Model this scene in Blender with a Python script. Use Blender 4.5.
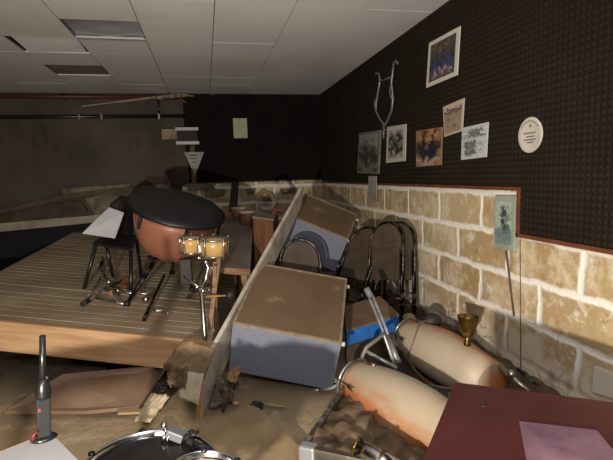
import bpy, bmesh, math, random
from mathutils import Vector, Matrix, noise
random.seed(7)
for o in list(bpy.data.objects): bpy.data.objects.remove(o)
SC = bpy.context.scene
COL = SC.collection
V = Vector

# ------------------------------------------------------------------ camera
F, CX, CY, H = 460.0, 306.5, 230.0, 1.55
YAW, PIT, ROLL = math.radians(12.168), math.radians(6.821), 0.03
fw = V((math.sin(YAW)*math.cos(PIT), math.cos(YAW)*math.cos(PIT), -math.sin(PIT)))
r0 = V((math.cos(YAW), -math.sin(YAW), 0)); u0 = r0.cross(fw)
RT = r0*math.cos(ROLL) - u0*math.sin(ROLL)
UP = r0*math.sin(ROLL) + u0*math.cos(ROLL)
O = V((0, 0, H))
cd = bpy.data.cameras.new('camera'); cam = bpy.data.objects.new('camera', cd); COL.objects.link(cam)
cd.sensor_width = 36; cd.sensor_fit = 'HORIZONTAL'; cd.lens = 36*F/613; cd.clip_start = .05
M = Matrix((RT, UP, -fw)).transposed().to_4x4(); M.translation = O
cam.matrix_world = M
SC.camera = cam

# ------------------------------------------------------------------ world, light, exposure
w = bpy.data.worlds.new('world'); SC.world = w; w.use_nodes = True
w.node_tree.nodes['Background'].inputs[0].default_value = (.8, .85, 1, 1)
w.node_tree.nodes['Background'].inputs[1].default_value = .01
def lamp(name, kind, loc, energy, color, size=.05, target=None, **k):
    d = bpy.data.lights.new(name, kind); d.energy = energy; d.color = color
    if kind == 'AREA': d.size = size
    else: d.shadow_soft_size = size
    for a, b in k.items(): setattr(d, a, b)
    o = bpy.data.objects.new(name, d); COL.objects.link(o); o.location = loc
    if target is not None: o.rotation_euler = (V(target)-V(loc)).to_track_quat('-Z', 'Y').to_euler()
    return o
lamp('work_lamp', 'SPOT', (-.72, -.48, 1.04), 620, (1, .90, .78), .035, (.60, 3.3, .45), spot_size=math.radians(120), spot_blend=.8)
lamp('fill_lamp', 'POINT', (.2, -.1, 1.95), 120, (.97, .96, 1), .20)  # unseen fill light, added near the camera to lift floor and ceiling
SC.view_settings.view_transform = 'Standard'; SC.view_settings.look = 'None'
SC.view_settings.gamma = 1; SC.view_settings.use_curve_mapping = False
SC.view_settings.exposure = -.08

# ------------------------------------------------------------------ helpers: photo pixel -> point in the room
def ray(x, y): return fw*F + RT*(x-CX) - UP*(y-CY)
def aX(x, y, X): d = ray(x, y); return O + d*(X/d.x)
def aY(x, y, Y): d = ray(x, y); return O + d*(Y/d.y)
def aZ(x, y, Z): d = ray(x, y); return O + d*((Z-H)/d.z)
def aP(x, y, p, n): d = ray(x, y); return O + d*((p-O).dot(n)/d.dot(n))
def aD(x, y, D): return O + ray(x, y)*(D/F)

# ------------------------------------------------------------------ materials
def lin(c):
    if isinstance(c, str): c = [int(c[i:i+2], 16)/255 for i in (0, 2, 4)]
    return tuple((v/12.92 if v <= .04045 else ((v+.055)/1.055)**2.4) for v in c) + (1,)
class NT:
    def __init__(s, name):
        s.m = bpy.data.materials.new(name); s.m.use_nodes = True; s.t = s.m.node_tree
        s.b = s.t.nodes['Principled BSDF']; s.tc = s.t.nodes.new('ShaderNodeTexCoord')
    def n(s, typ, **k):
        nd = s.t.nodes.new('ShaderNode'+typ)
        for a, b in k.items():
            if a.startswith('i_'):
                key = a[2:].replace('_', ' ')
                nd.inputs[int(key) if key.isdigit() else key].default_value = b
            else: setattr(nd, a, b)
        return nd
    def l(s, a, b): s.t.links.new(a, b)
    def co(s, kind='Object'): return s.tc.outputs[kind]
    def noise(s, scale, detail=4, rough=.55, vec=None, stretch=None):
        nd = s.n('TexNoise', i_Scale=scale, i_Detail=detail, i_Roughness=rough)
        v = vec or s.co()
        if stretch:
            mp = s.n('Mapping'); mp.inputs['Scale'].default_value = stretch; s.l(v, mp.inputs[0]); v = mp.outputs[0]
        s.l(v, nd.inputs['Vector']); return nd.outputs['Fac']
    def ramp(s, fac, stops):
        r = s.n('ValToRGB'); e = r.color_ramp.elements
        while len(e) < len(stops): e.new(.5)
        for el, (p, c) in zip(e, stops): el.position = p; el.color = lin(c) if isinstance(c, str) else (c, c, c, 1)
        s.l(fac, r.inputs[0]); return r.outputs[0]
    def mix(s, fac, a, b):
        m = s.n('Mix', data_type='RGBA')
        if isinstance(fac, (int, float)): m.inputs[0].default_value = fac
        else: s.l(fac, m.inputs[0])
        for i, q in ((6, a), (7, b)):
            if isinstance(q, str): m.inputs[i].default_value = lin(q)
            else: s.l(q, m.inputs[i])
        return m.outputs[2]
    def bump(s, h, st=.3, dist=.01):
        b = s.n('Bump', i_Strength=st, i_Distance=dist); s.l(h, b.inputs['Height'])
        s.l(b.outputs[0], s.b.inputs['Normal'])
MC = {}
def mat(name, c1, c2=None, scale=6, rough=.6, metal=0, bump=0, bs=None, stretch=None, mud=None, mudamt=.5, mudscale=5, spec=.5, lo=.35, hi=.65):
    if name in MC: return MC[name]
    t = NT(name); base = None
    t.b.inputs['Roughness'].default_value = rough; t.b.inputs['Metallic'].default_value = metal
    t.b.inputs['Specular IOR Level'].default_value = spec
    if c2: base = t.ramp(t.noise(scale, stretch=stretch), [(lo, c1), (hi, c2)])
    else: t.b.inputs['Base Color'].default_value = lin(c1)
    if mud:
        f = t.ramp(t.noise(mudscale, 6, .65), [(1-mudamt-.08, 0.), (1-mudamt+.08, 1.)])
        base = t.mix(f, base if base else c1, mud)
        if metal:
            inv = t.n('Math', operation='SUBTRACT'); inv.inputs[0].default_value = 1; t.l(f, inv.inputs[1]); t.l(inv.outputs[0], t.b.inputs['Metallic'])
    if base: t.l(base, t.b.inputs['Base Color'])
    if bump: t.bump(t.noise(bs or scale*4, 6, .65), bump, .01)
    MC[name] = t.m; return t.m

black = mat('black_plastic', '19191a', rough=.3)
blackm = mat('matt_black', '1c1b1a', '262422', rough=.6)
blkmetal = mat('black_metal', '242424', rough=.28, metal=.6, mud='5a4a38', mudamt=.42, mudscale=14)
chrome = mat('chrome', 'c8c8c8', rough=.18, metal=1)
dchrome = mat('muddy_chrome', 'b4b0a8', rough=.28, metal=.9, mud='6e5c45', mudamt=.40, mudscale=18)
tubem = mat('pale_metal_tube', 'b9bcbd', '8f8f8c', rough=.35, metal=.55, scale=20)
brass = mat('tarnished_brass', '8a713a', '4d3d1c', rough=.25, metal=.85, scale=9)
mudm = mat('wet_mud', '6f5a42', '5a4733', scale=3.5, rough=.42, bump=.6, bs=14)
muddark = mat('dark_mud', '59483a', '3d3025', scale=6, rough=.45, bump=.9, bs=16)
mudboard = mat('mud_covered_board', 'a8926f', '8c7759', scale=5, rough=.5, bump=.5, bs=16)
drymud = mat('drying_mud', '86704f', '6a563d', scale=9, rough=.6, bump=.6, bs=22)
cardb = mat('wet_cardboard', 'a08a6a', '7d6649', scale=8, rough=.75, bump=.3, mud='5f4c38', mudamt=.35)
palecard = mat('pale_cardboard', 'c8bba4', 'a3927a', scale=9, rough=.7, bump=.2)
wood = mat('pine_board', 'c9a67e', 'b38862', scale=2, rough=.55, stretch=(1, 12, 12), bump=.1)
woodd = mat('dull_wood', '8e6a48', '6d4e34', scale=4, rough=.6, stretch=(1, 10, 10), mud='5f4c38', mudamt=.35)
endw = mat('chipboard_edge', 'a87a4e', '8a5f3a', scale=40, rough=.7)
white = mat('white_laminate', 'b9b9b9', 'acaba8', scale=3, rough=.35)
offw = mat('dirty_white_laminate', 'c4bfb2', '9c917c', scale=6, rough=.45, mud='8a7558', mudamt=.22)
paper = mat('white_paper', 'd2d2d6', 'c4c4c8', scale=3, rough=.8)
greyw = mat('grey_speckled_side', '777c8a', '818693', scale=40, rough=.5, bump=.04)
gsteel = mat('grey_steel', '7d7f80', rough=.4, metal=.5)
copper = mat('copper_drum_bowl', 'a06a54', '935f4b', scale=4, rough=.38, spec=.4)
leather = mat('black_cover', '101113', '18191b', rough=.45, scale=3, bump=.25, bs=7)
blue = mat('blue_fabric', '1c66b0', '15508f', scale=9, rough=.7)
cream = mat('cream_drum_shell', 'c9a56c', 'bb945a', scale=8, rough=.3)
skin = mat('drum_head_skin', '9b8a6c', '7d6c50', scale=12, rough=.55)
maroon = mat('maroon_laminate', '4d211f', '421b1a', scale=5, rough=.4)
pinkp = mat('damp_pink_paper', '8d6570', '4a3440', scale=6, rough=.7, lo=.3, hi=.75)
foamm = mat('brown_acoustic_foam', '1f1a14', '251e17', scale=2, rough=.95, spec=.1)
foamb = mat('charcoal_acoustic_foam', '1d1a18', '221e1b', scale=2, rough=.95, spec=.1)
ochre = mat('muddy_brown_cloth', '6f5a43', '4d3b29', scale=7, rough=.7, bump=.5)
blackvoid = mat('black_curtain', '101011', '161617', rough=.9)

def m_ceiling():
    t = NT('ceiling_tile'); t.b.inputs['Roughness'].default_value = .85
    a = t.ramp(t.noise(1.3, 5), [(.3, 'd3d2d3'), (.7, 'e0dfde')])
    b = t.mix(t.ramp(t.noise(.8, 3, vec=None), [(.55, 0.), (.75, 1.)]), a, 'cfc8c1')
    t.l(b, t.b.inputs['Base Color']); t.bump(t.noise(60, 4), .15, .004); return t.m
def m_brick(name='limestone_blocks', axis='Y', tone=1):
    t = NT(name); t.b.inputs['Roughness'].default_value = .85
    sep = t.n('SeparateXYZ'); t.l(t.co(), sep.inputs[0])
    cmb = t.n('CombineXYZ'); t.l(sep.outputs[axis], cmb.inputs[0]); t.l(sep.outputs['Z'], cmb.inputs[1])
    wn = t.n('TexNoise', i_Scale=6., i_Detail=4.); t.l(cmb.outputs[0], wn.inputs['Vector'])
    sub = t.n('VectorMath', operation='SUBTRACT'); t.l(wn.outputs['Color'], sub.inputs[0]); sub.inputs[1].default_value = (.5, .5, .5)
    sc = t.n('VectorMath', operation='SCALE'); t.l(sub.outputs[0], sc.inputs[0]); sc.inputs['Scale'].default_value = .06
    ad = t.n('VectorMath', operation='ADD'); t.l(cmb.outputs[0], ad.inputs[0]); t.l(sc.outputs[0], ad.inputs[1])
    mp = t.n('Mapping'); mp.inputs['Location'].default_value = (.41, -.083, 0); t.l(ad.outputs[0], mp.inputs[0])
    br = t.n('TexBrick', offset=.5, squash=1); t.l(mp.outputs[0], br.inputs['Vector'])
    for k, q in {'Scale': 1., 'Mortar Size': .034, 'Mortar Smooth': .9, 'Bias': 0., 'Brick Width': .6, 'Row Height': .262}.items(): br.inputs[k].default_value = q
    br.inputs['Color1'].default_value = lin('a88c60'); br.inputs['Color2'].default_value = lin('bba680'); br.inputs['Mortar'].default_value = lin('efe9dc')
    # the stone: sandy, patchy, with pale rubbed areas and white smears
    patch = t.ramp(t.noise(4.5, 8, .7), [(.46, 0.), (.62, .9)])
    a = t.mix(patch, br.outputs['Color'], 'd6c8aa')
    nz = t.n('MapRange'); t.l(t.noise(26, 6, .7), nz.inputs[0])
    for i, q in enumerate((.35, .65, -.75, .75)): nz.inputs[i+1].default_value = q
    gate = t.n('Math', operation='MULTIPLY_ADD'); t.l(br.outputs['Fac'], gate.inputs[0]); gate.inputs[1].default_value = 2.2; t.l(nz.outputs[0], gate.inputs[2])
    fac = t.n('Math', operation='MULTIPLY', use_clamp=True); t.l(gate.outputs[0], fac.inputs[0]); t.l(br.outputs['Fac'], fac.inputs[1])
    st = t.mix(t.ramp(t.noise(16, 8, .75), [(.56, 0.), (.68, .8)]), a, '8d7142')
    m = t.mix(fac.outputs[0], st, 'efe9dc')
    m = t.mix(t.ramp(t.noise(7, 7, .7), [(.56, 0.), (.66, .75)]), m, 'e3dac8')
    # smears of whitish mortar where the lower wall was rendered
    zr = t.n('MapRange'); t.l(sep.outputs['Z'], zr.inputs[0])
    for i, q in enumerate((.62, .30, -.12, .34)): zr.inputs[i+1].default_value = q
    sm = t.n('Math', operation='ADD'); t.l(t.noise(3.2, 6, .6), sm.inputs[0]); t.l(zr.outputs[0], sm.inputs[1])
    m2 = t.mix(t.ramp(sm.outputs[0], [(.54, 0.), (.66, 1.)]), m, 'c9bda6')
    # thin cracks and scuffs in the render
    vo = t.n('TexVoronoi', feature='DISTANCE_TO_EDGE'); vo.inputs['Scale'].default_value = 1.5
    v2 = t.n('VectorMath', operation='ADD'); t.l(ad.outputs[0], v2.inputs[0]); big = t.n('VectorMath', operation='SCALE'); t.l(sub.outputs[0], big.inputs[0]); big.inputs['Scale'].default_value = .35; t.l(big.outputs[0], v2.inputs[1]); t.l(v2.outputs[0], vo.inputs['Vector'])
    cr = t.n('Math', operation='LESS_THAN'); t.l(vo.outputs['Distance'], cr.inputs[0]); cr.inputs[1].default_value = .0035
    lo = t.n('Math', operation='LESS_THAN'); t.l(sep.outputs['Z'], lo.inputs[0]); lo.inputs[1].default_value = .66
    cc = t.n('Math', operation='MULTIPLY'); t.l(cr.outputs[0], cc.inputs[0]); t.l(lo.outputs[0], cc.inputs[1])
    m3 = t.mix(cc.outputs[0], m2, '5c4b38')
    wl = t.n('Math', operation='ADD'); t.l(sep.outputs['Z'], wl.inputs[0]); t.l(t.noise(7, 5), wl.inputs[1])
    m4 = t.mix(t.ramp(wl.outputs[0], [(.55, 1.), (.80, 0.)]), m3, '6f5b43')
    t.l(m4, t.b.inputs['Base Color'])
    hh = t.n('Math', operation='SUBTRACT'); t.l(t.noise(22, 7, .7), hh.inputs[0]); t.l(br.outputs['Fac'], hh.inputs[1])
    t.bump(hh.outputs[0], .55, .012); return t.m
def m_backwall():
    t = NT('stained_plaster'); t.b.inputs['Roughness'].default_value = .85
    a = t.ramp(t.noise(1.1, 7, .6), [(.3, '38322b'), (.5, '4a433a'), (.7, '564e43')])
    b = t.mix(t.ramp(t.noise(3, 6, .7, stretch=(1, 1, .35)), [(.55, 0.), (.68, .7)]), a, '2c251e')
    t.l(b, t.b.inputs['Base Color']); t.bump(t.noise(18, 6), .4, .01); return t.m
def m_deck():
    t = NT('muddy_deck_boards')
    sep = t.n('SeparateXYZ'); t.l(t.co(), sep.inputs[0])
    a = t.ramp(t.noise(3, 6, .6, stretch=(1, 9, 1)), [(.3, '9b8970'), (.7, 'b8a68b')])
    b = t.mix(t.ramp(t.noise(1.6, 5), [(.45, 0.), (.62, .8)]), a, '97836a')
    t.l(b, t.b.inputs['Base Color'])
    r = t.ramp(t.noise(2, 4), [(.4, .28), (.65, .6)]); t.l(r, t.b.inputs['Roughness'])
    t.bump(t.noise(30, 5), .15, .005); return t.m
def m_floor():
    t = NT('silt_floor')
    a = t.ramp(t.noise(2.2, 8, .6), [(.3, '94826a'), (.55, 'b09c7c'), (.75, '9f8b6c')])
    s = t.mix(t.ramp(t.noise(24, 5, .7), [(.60, 0.), (.72, .7)]), a, '4d3d2c')
    t.l(s, t.b.inputs['Base Color'])
    t.l(t.ramp(t.noise(3, 4), [(.4, .25), (.6, .6)]), t.b.inputs['Roughness'])
    t.bump(t.noise(9, 8, .65), .5, .03); return t.m
def m_hardboard():
    t = NT('silted_hardboard'); t.b.inputs['Roughness'].default_value = .42
    a = t.ramp(t.noise(2.5, 6, .6), [(.3, '6c5843'), (.7, '7b654c')])
    b = t.mix(t.ramp(t.noise(3.1, 5, .6), [(.58, 0.), (.66, .7)]), a, '9a8364')
    c = t.mix(t.ramp(t.noise(26, 5, .7, stretch=(6, .5, 1)), [(.66, 0.), (.72, .5)]), b, '564431')
    t.l(c, t.b.inputs['Base Color']); t.bump(t.noise(12, 5), .12, .006); return t.m
def m_conga():
    t = NT('streaked_conga_shell'); t.b.inputs['Roughness'].default_value = .5
    sep = t.n('SeparateXYZ'); t.l(t.co(), sep.inputs[0])
    nz = t.noise(4.5, 5, .55, stretch=(1.5, 1.5, .6))
    ad = t.n('Math', operation='MULTIPLY_ADD'); t.l(sep.outputs['Y'], ad.inputs[0]); ad.inputs[1].default_value = 3.4; t.l(nz, ad.inputs[2])
    zr = t.n('MapRange'); t.l(sep.outputs['Z'], zr.inputs[0])
    for i, q in enumerate((0, .22, -.28, 0)): zr.inputs[i+1].default_value = q
    a2 = t.n('Math', operation='ADD'); t.l(ad.outputs[0], a2.inputs[0]); t.l(zr.outputs[0], a2.inputs[1]); ad = a2
    a = t.ramp(ad.outputs[0], [(.2, '98562c'), (.50, 'a87048'), (.74, 'a8957c'), (1, 'ae9f88')])
    b = t.mix(t.ramp(t.noise(9, 7, .75), [(.56, 0.), (.66, .7)]), a, 'b89c7c')
    c = t.mix(t.ramp(t.noise(2.2, 4, .6), [(.60, 0.), (.72, .75)]), b, '8d6f52')
    t.l(c, t.b.inputs['Base Color']); t.bump(t.noise(25, 5), .08, .004); return t.m
ceilm, brickm, plaster, deckm, floorm, hardb, congam = m_ceiling(), m_brick(), m_backwall(), m_deck(), m_floor(), m_hardboard(), m_conga()
brickb = m_brick('limestone_blocks_back', 'X')

# ------------------------------------------------------------------ mesh builder
class MB:
    def __init__(s): s.v = []; s.f = []; s.mi = []; s.cur = 0; s.sm = []
    def add(s, vs, fs, smooth=False):
        b = len(s.v); s.v += [V(p) for p in vs]
        for f in fs: s.f.append([b+i for i in f]); s.mi.append(s.cur); s.sm.append(smooth)
        return s
    def hexa(s, p):   # 8 corners: bottom ring 0-3, top ring 4-7
        return s.add(p, [(3, 2, 1, 0), (4, 5, 6, 7), (0, 1, 5, 4), (1, 2, 6, 5), (2, 3, 7, 6), (3, 0, 4, 7)])
    def box(s, a, b, M=None):
        (x0, y0, z0), (x1, y1, z1) = a, b
        p = [V(q) for q in ((x0, y0, z0), (x1, y0, z0), (x1, y1, z0), (x0, y1, z0), (x0, y0, z1), (x1, y0, z1), (x1, y1, z1), (x0, y1, z1))]
        if M: p = [M @ q for q in p]
        return s.hexa(p)
    def prism(s, poly, d):   # polygon (3D points) pushed by vector d
        n = len(poly); d = V(d); a = [V(p) for p in poly]; b = [p+d for p in a]
        return s.add(a+b, [tuple(range(n))[::-1], tuple(range(n, 2*n))] + [(i, (i+1) % n, n+(i+1) % n, n+i) for i in range(n)])
    def tube(s, pts, r, n=10, cap=True, closed=False):
        pts = [V(p) for p in pts]; m = len(pts); rr = r if isinstance(r, (list, tuple)) else [r]*m
        up = None; base = len(s.v); vs = []
        for i, p in enumerate(pts):
            if closed: t = pts[(i+1) % m]-pts[i-1]
            else: t = pts[min(i+1, m-1)]-pts[max(i-1, 0)]
            t.normalize()
            if up is None: up = t.orthogonal().normalized()
            up = (up - t*up.dot(t))
            if up.length < 1e-5: up = t.orthogonal()
            up.normalize(); q = t.cross(up)
            for k in range(n):
                a = 2*math.pi*k/n; vs.append(p+(up*math.cos(a)+q*math.sin(a))*rr[i])
        fs = []
        for i in range(m if closed else m-1):
            j = (i+1) % m
            for k in range(n): fs.append((i*n+k, i*n+(k+1) % n, j*n+(k+1) % n, j*n+k))
        s.add(vs, fs, True)
        if cap and not closed:
            b = base
            s.f.append([b+k for k in range(n)][::-1]); s.mi.append(s.cur); s.sm.append(False)
            s.f.append([b+(m-1)*n+k for k in range(n)]); s.mi.append(s.cur); s.sm.append(False)
        return s
    def lathe(s, prof, n=40, M=None, cap=True):   # prof: (r, z)
        vs = []; fs = []; m = len(prof)
        for r, z in prof:
            for k in range(n):
                a = 2*math.pi*k/n; p = V((r*math.cos(a), r*math.sin(a), z)); vs.append(M @ p if M else p)
        for i in range(m-1):
            for k in range(n): fs.append((i*n+k, i*n+(k+1) % n, (i+1)*n+(k+1) % n, (i+1)*n+k))
        b = len(s.v); s.add(vs, fs, True)
        if cap:
            for e, rev in ((0, True), (m-1, False)):
                if prof[e][0] > 1e-4:
                    ring = [b+e*n+k for k in range(n)]
                    s.f.append(ring[::-1] if rev else ring); s.mi.append(s.cur); s.sm.append(False)
        return s
    def ball(s, c, r, n=12, sq=(1, 1, 1)):
        c = V(c); pr = [(math.sin(math.pi*i/n)*r+1e-6, -math.cos(math.pi*i/n)*r) for i in range(n+1)]
        vs = []; fs = []; k2 = n*2
        for rr, z in pr:
            for k in range(k2):
                a = 2*math.pi*k/k2; vs.append(c+V((rr*math.cos(a)*sq[0], rr*math.sin(a)*sq[1], z*sq[2])))
        for i in range(n):
            for k in range(k2): fs.append((i*k2+k, i*k2+(k+1) % k2, (i+1)*k2+(k+1) % k2, (i+1)*k2+k))
        return s.add(vs, fs, True)
    def build(s, name, m, parent=None, bevel=0, Minv=None, sub=0):
        me = bpy.data.meshes.new(name)
        vs = [Minv @ p for p in s.v] if Minv else s.v
        me.from_pydata([tuple(p) for p in vs], [], s.f)
        for mm in (m if isinstance(m, (list, tuple)) else [m]): me.materials.append(mm)
        me.polygons.foreach_set('material_index', s.mi); me.polygons.foreach_set('use_smooth', s.sm); me.update()
        bm = bmesh.new(); bm.from_mesh(me); bmesh.ops.recalc_face_normals(bm, faces=bm.faces)
        if bevel:
            ed = [e for e in bm.edges if len(e.link_faces) == 2 and e.calc_face_angle(0) > .6]
            bmesh.ops.bevel(bm, geom=ed, offset=bevel, segments=2, affect='EDGES', profile=.6)
        bm.to_mesh(me); bm.free()
        o = bpy.data.objects.new(name, me); COL.objects.link(o)
        if parent: o.parent = parent
        if sub:
            md = o.modifiers.new('s', 'SUBSURF'); md.levels = md.render_levels = sub
        return o
def tag(o, label=None, cat=None, group=None, kind=None):
    if label: o['label'] = label
    if cat: o['category'] = cat
    if group: o['group'] = group
    if kind: o['kind'] = kind
    return o
class Thing:
    def __init__(s, name, label, cat, loc=(0, 0, 0), group=None, M=None):
        s.o = bpy.data.objects.new(name, None); COL.objects.link(s.o); s.o.empty_display_size = .05
        tag(s.o, label, cat, group)
        s.M = M if M else Matrix.Translation(V(loc)); s.o.matrix_world = s.M; s.inv = s.M.inverted()
    def part(s, name, mb, m, parent=None, bevel=0, local=False, label=None, sub=0):
        o = mb.build(name, m, parent or s.o, bevel, None if local else s.inv, sub)
        if label: o['label'] = label
        return o
def solo(name, mb, m, label, cat, group=None, bevel=0, kind=None, sub=0):
    c = sum(mb.v, V((0, 0, 0)))/len(mb.v); c.z = min(p.z for p in mb.v)
    o = mb.build(name, m, None, bevel, Matrix.Translation(-c), sub); o.location = c
    return tag(o, label, cat, group, kind)
def struct(name, mb, m): return tag(mb.build(name, m), kind='structure')
def copy_tree(o, parent=None):
    c = o.copy(); COL.objects.link(c); c.parent = parent
    for ch in list(o.children): copy_tree(ch, c)
    return c
def frame_of(o, x, y=None, z=None):   # matrix from origin and x, approx y axes
    x = x.normalized(); z = x.cross(y).normalized(); y = z.cross(x)
    Mx = Matrix((x, y, z)).transposed().to_4x4(); Mx.translation = o; return Mx
def axis_frame(o, z, hint=V((0, 0, 1))):
    z = z.normalized(); y = (hint - z*hint.dot(z)).normalized(); x = y.cross(z)
    Mx = Matrix((x, y, z)).transposed().to_4x4(); Mx.translation = o; return Mx
def euler_frame(p, e): 
    Mx = Matrix.Rotation(e[2], 4, 'Z') @ Matrix.Rotation(e[1], 4, 'Y') @ Matrix.Rotation(e[0], 4, 'X'); Mx.translation = V(p); return Mx

# ================================================================== THE ROOM
XR, YB, CH, XL, YF = 1.89, 7.42, 2.83, -4.2, -2.2
# floor: settled silt
mb = MB(); nx, ny = 120, 190
def fh(x, y): return .018*noise.noise(V((x*2.1, y*2.1, 0))) + .010*noise.noise(V((x*7, y*7, 3))) - .012
vs = []
for j in range(ny+1):
    for i in range(nx+1):
        x = XL+(XR-XL)*i/nx; y = YF+(YB-YF)*j/ny; vs.append((x, y, fh(x, y)))
mb.add(vs, [(j*(nx+1)+i, j*(nx+1)+i+1, (j+1)*(nx+1)+i+1, (j+1)*(nx+1)+i) for j in range(ny) for i in range(nx)], True)
struct('floor', mb, floorm)
# shallow flood water in the low places
mb = MB(); mb.add([(XL, YF, -.010), (XR, YF, -.010), (XR, YB, -.010), (XL, YB, -.010)], [(0, 1, 2, 3)])
tw = NT('muddy_water'); tw.b.inputs['Base Color'].default_value = lin('9c8a6e'); tw.b.inputs['Roughness'].default_value = .16; tw.b.inputs['Specular IOR Level'].default_value = .3
tag(mb.build('flood_water', tw.m), 'thin sheet of brown muddy flood water lying over the floor', 'water', kind='stuff')
struct('wall_right', MB().box((XR, YF, -.1), (XR+.15, YB, 3.2)), brickm)
mb = MB().box((XL, YB, -.1), (XR+.15, YB+.15, 3.2)); struct('wall_back', mb, plaster)
struct('wall_left', MB().box((XL-.15, YF, -.1), (XL, YB, 3.2)), plaster)
struct('wall_front', MB().box((XL, YF-.15, -.1), (XR, YF, 3.2)), plaster)
# masonry band low on the back wall
mb = MB().box((-.35, YB-.03, .3), (XR, YB+.01, 1.47)); struct('wall_back', mb, brickb)
# ceiling tiles
xe = [-4.06, -3.46, -2.86, -2.26, -1.66, -1.06, -.46, .14, .74, 1.31, 1.885]
ye = [4.12+.52*k for k in range(-13, 7)]
mb = MB()
for i in range(len(xe)-1):
    for y in ye:
        if (xe[i], round(y, 2)) in [(-1.06, 4.12), (-1.66, 4.64), (-1.66, 5.68)]: continue
        dz = random.uniform(-.0015, .0015); g = .0035
        if y+.52 > YB: y1 = YB-.005
        else: y1 = y+.52
        if y1 <= y+.02: continue
        mb.box((xe[i]+g, y+g*.05, CH+dz), (xe[i+1]-g, y1-g*.05, CH+.012+dz))
struct('ceiling', mb, ceilm)
struct('ceiling', MB().box((XL, YF, 3.12), (XR+.1, YB+.1, 3.2)), mat('dark_slab', '4a443e', '3a3531', rough=.9))
mb = MB()
for x in xe: mb.box((x-.006, YF, CH+.013), (x+.006, YB, CH+.03))
for y in ye: mb.box((XL, y-.006, CH+.014), (XR, y+.006, CH+.024))
struct('trim_1', mb, mat('ceiling_grid', '4c4a48', rough=.7))
# trim under the foam
mb = MB().box((XR-.035, 2.48, 1.415), (XR, YB, 1.438)).box((XR-.035, 2.462, 1.135), (XR, 2.48, 1.438)).box((XR-.035, YF, 1.132), (XR, 2.48, 1.155))
struct('trim_2', mb, mat('red_brown_batten', '6e3f28', '57311f', rough=.6))
struct('trim_3', MB().box((-.3, YB-.045, 1.462), (XR, YB-.03, 1.48)), mat('dark_batten', '4a3a2c', rough=.7))

# acoustic foam (pyramids)
def foam(mb, P, n, u, v, U0, U1, V0, V1, pitch, h, skip=None):
    nu = int(round((U1-U0)/pitch)); nv = int(round((V1-V0)/pitch))
    for i in range(nu):
        for j in range(nv):
            a = U0+(U1-U0)*i/nu; b = V0+(V1-V0)*j/nv; da = (U1-U0)/nu; db = (V1-V0)/nv
            if skip and skip(a+da/2, b+db/2): continue
            q = [P+u*a+v*b, P+u*(a+da)+v*b, P+u*(a+da)+v*(b+db), P+u*a+v*(b+db), P+u*(a+da/2)+v*(b+db/2)+n*h]
            mb.add(q, [(0, 1, 4), (1, 2, 4), (2, 3, 4), (3, 0, 4)])
X1 = XR-.015
mb = MB(); foam(mb, V((X1, 0, 0)), V((-1, 0, 0)), V((0, 1, 0)), V((0, 0, 1)), .3, YB-.04, 1.155, CH-.003, .0375, .013, lambda a, b: b < 1.44 and a > 2.46)
mb.box((X1, -2.1, 1.155), (XR, 2.46, CH-.002)); mb.box((X1, 2.46, 1.438), (XR, YB, CH-.002))
tag(mb.build('acoustic_foam', foamm), 'brown pyramid acoustic foam lining the upper right wall', 'acoustic foam')
mb = MB(); foam(mb, V((0, YB-.045, 0)), V((0, -1, 0)), V((1, 0, 0)), V((0, 0, 1)), -.24, XR-.02, 1.48, 2.80, .04, .02)
mb.box((-.24, YB-.045, 1.48), (XR-.015, YB-.001, 2.80)).box((-.27, YB-.03, 1.9), (-.24, YB-.001, 2.78)).box((-.24, YB-.05, 2.80), (.15, YB-.02, 2.825)).box((.2, YB-.05, 2.80), (1.86, YB-.02, 2.825))
tag(mb.build('acoustic_foam', foamb), 'almost black acoustic foam lining the upper back wall', 'acoustic foam')

# ================================================================== CEILING FITTINGS AND PIPES
t = Thing('ceiling_light', 'recessed ceiling light with silver reflector and sagging white lip', 'ceiling light', (-.76, 4.38, CH))
mb = MB(); n = 14; vs = []
for j in range(n+1):
    for i in range(n+1):
        a, b = i/n, j/n
        z = CH+.012+.035*math.sin(math.pi*b)*(.4+.6*a) + .02*noise.noise(V((a*3, b*3, 1)))*math.sin(math.pi*a)
        vs.append((-1.05+.58*a, 4.13+.46*b, z))
mb.add(vs, [(j*(n+1)+i, j*(n+1)+i+1, (j+1)*(n+1)+i+1, (j+1)*(n+1)+i) for j in range(n) for i in range(n)], True)
t.part('reflector', mb, mat('silver_reflector', 'a4a4ac', rough=.3, metal=.3))
t.part('lip', MB().box((-1.05, 4.575, CH-.012), (-.47, 4.635, CH+.006)), white)
t.part('housing', MB().box((-1.055, 4.125, CH+.07), (-.465, 4.63, CH+.12)).box((-1.057, 4.13, CH+.0), (-1.047, 4.63, CH+.11)), gsteel)
mb = MB().hexa([V(p) for p in ((-1.63, 4.72, CH+.035), (-1.08, 4.72, CH+.03), (-1.08, 5.10, CH-.004), (-1.60, 5.10, CH-.012),
        (-1.63, 4.72, CH+.05), (-1.08, 4.72, CH+.045), (-1.08, 5.10, CH+.012), (-1.60, 5.10, CH+.004))])
solo('ceiling_tile', mb, ceilm, 'slipped pale ceiling tile tilting in its dark opening', 'ceiling tile')
solo('ceiling_panel', MB().box((-1.64, 5.70, CH+.012), (-1.08, 6.18, CH+.022)), mat('dim_panel', '867c72', '756b61', rough=.8), 'dull brown panel recessed in the ceiling nearest the red pipe', 'ceiling panel')

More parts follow.
